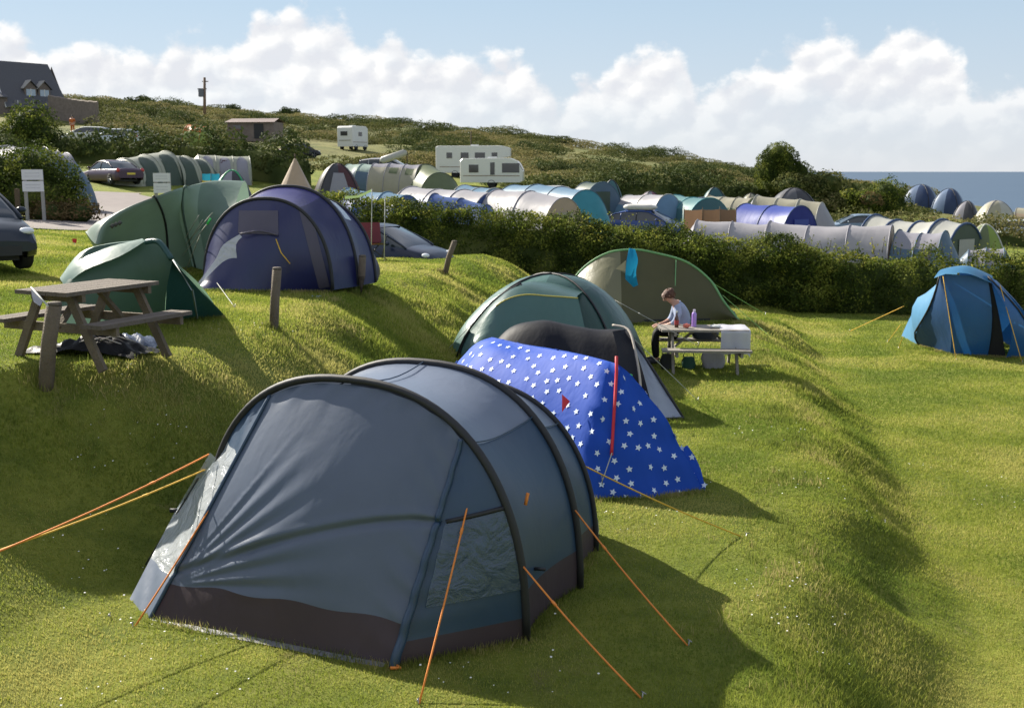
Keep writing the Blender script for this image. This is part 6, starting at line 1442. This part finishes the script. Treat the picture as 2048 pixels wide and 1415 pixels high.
# thin light poles and line behind the purple tent
for k, (px, Y, y0, lab) in enumerate(((742, 27.5, 378, 'thin pale pole nearest the purple tent behind its right side'), (768, 27.5, 395, 'thin pale pole between the purple tent and the leaning post'))):
    a = GP(px, Y); o = MB().tube([a-V((0, 0, .1)), P(px+2, y0, Y)], .012, 6).build('tent_pole', PALEC); tag(o, lab, 'pole')
a = P(690, 392, 27.5); b = P(742, 379, 27.5); c_ = P(690, 385, 27.5)
o = MB().grid(smoothrows([[a, P(715, 391, 27.5), b], [P(690, 398, 27.6), P(718, 395, 27.6), P(744, 383, 27.5)]], 3)).build('canopy_strip', F('pale_lime_cloth', (.30, .42, .20))); tag(o, 'pale lime strip of cloth stretched from the purple tent to a thin pole', 'cloth')

# ------------------------------------------------------------ unmown tufts along tent edges, post feet and bank lips
def tufts():
    lines = [[PZ(300, 1238), PZ(788, 1334), PZ(1050, 1278)], [PZ(1050, 1278), PZ(1140, 1170), PZ(1185, 1090)], [PZ(1175, 1003), PZ(1300, 1000), PZ(1408, 984)], [PZ(1296, 842), PZ(1368, 838)],
             [onG(G(385, 582)), onG(G(665, 585))], [onG(G(200, 657)), onG(G(330, 646)), onG(G(452, 636))], [onG(G(1838, 690)), onG(G(1900, 710)), onG(G(2040, 716))], [PZ(1215, 650), PZ(1478, 643)], [PZ(905, 742), PZ(1048, 765)]]
    pts = []
    for l in lines:
        n = int(sum((b-a).length for a, b in zip(l, l[1:]))*420)
        for i in range(n):
            k = random.randrange(len(l)-1); q = l[k].lerp(l[k+1], random.random()); pts.append((q.x+random.gauss(0, .05), q.y-abs(random.gauss(0, .06)), random.uniform(.03, .075)))
    for px, py in ((86, 768), (545, 656), (721, 592), (886, 546)):
        c = G(px, py)
        for i in range(260): a = random.uniform(0, 6.28); r = abs(random.gauss(.08, .06)); pts.append((c.x+math.cos(a)*r, c.y+math.sin(a)*r, random.uniform(.04, .12)))
    # ragged lips of both banks
    for i in range(2600):
        y = random.uniform(7, 26)
        for EY, EX, o_ in ((E2Y, E2X, .2), (E1Y, E1X, .4)):
            x = float(np.interp(y, EY, EX))+random.gauss(o_, .35)
            if vnoise(x, y, .8, 77) > .02: 
                for _ in range(5): pts.append((x+random.gauss(0, .04), y+random.gauss(0, .04), random.uniform(.04, .10)))
    p = np.array(pts); x, y, h = p[:, 0], p[:, 1], p[:, 2]; z = H(x, y); n = len(p); a = rng.uniform(0, 6.28, n); b = rng.uniform(0, 6.28, n); w = .005*np.clip(y/9, .8, 3); ln = h*rng.uniform(0, .7, n)
    v = np.stack([np.stack([x+np.cos(a)*w, y+np.sin(a)*w, z-.01], 1), np.stack([x-np.cos(a)*w, y-np.sin(a)*w, z-.01], 1), np.stack([x+np.cos(b)*ln, y+np.sin(b)*ln, z+h], 1)], 1).reshape(-1, 3)
    o = npmesh('grass_tufts', v, np.arange(len(v)).reshape(-1, 3), leafmat('tuft_blades', (.12, .16, .03), (.24, .26, .06), (.42, .36, .15), scale=1.4, trans=.45), nper=3); tag(o, 'longer unmown grass along tent edges, post feet and bank lips', 'grass', kind='stuff')
tufts()
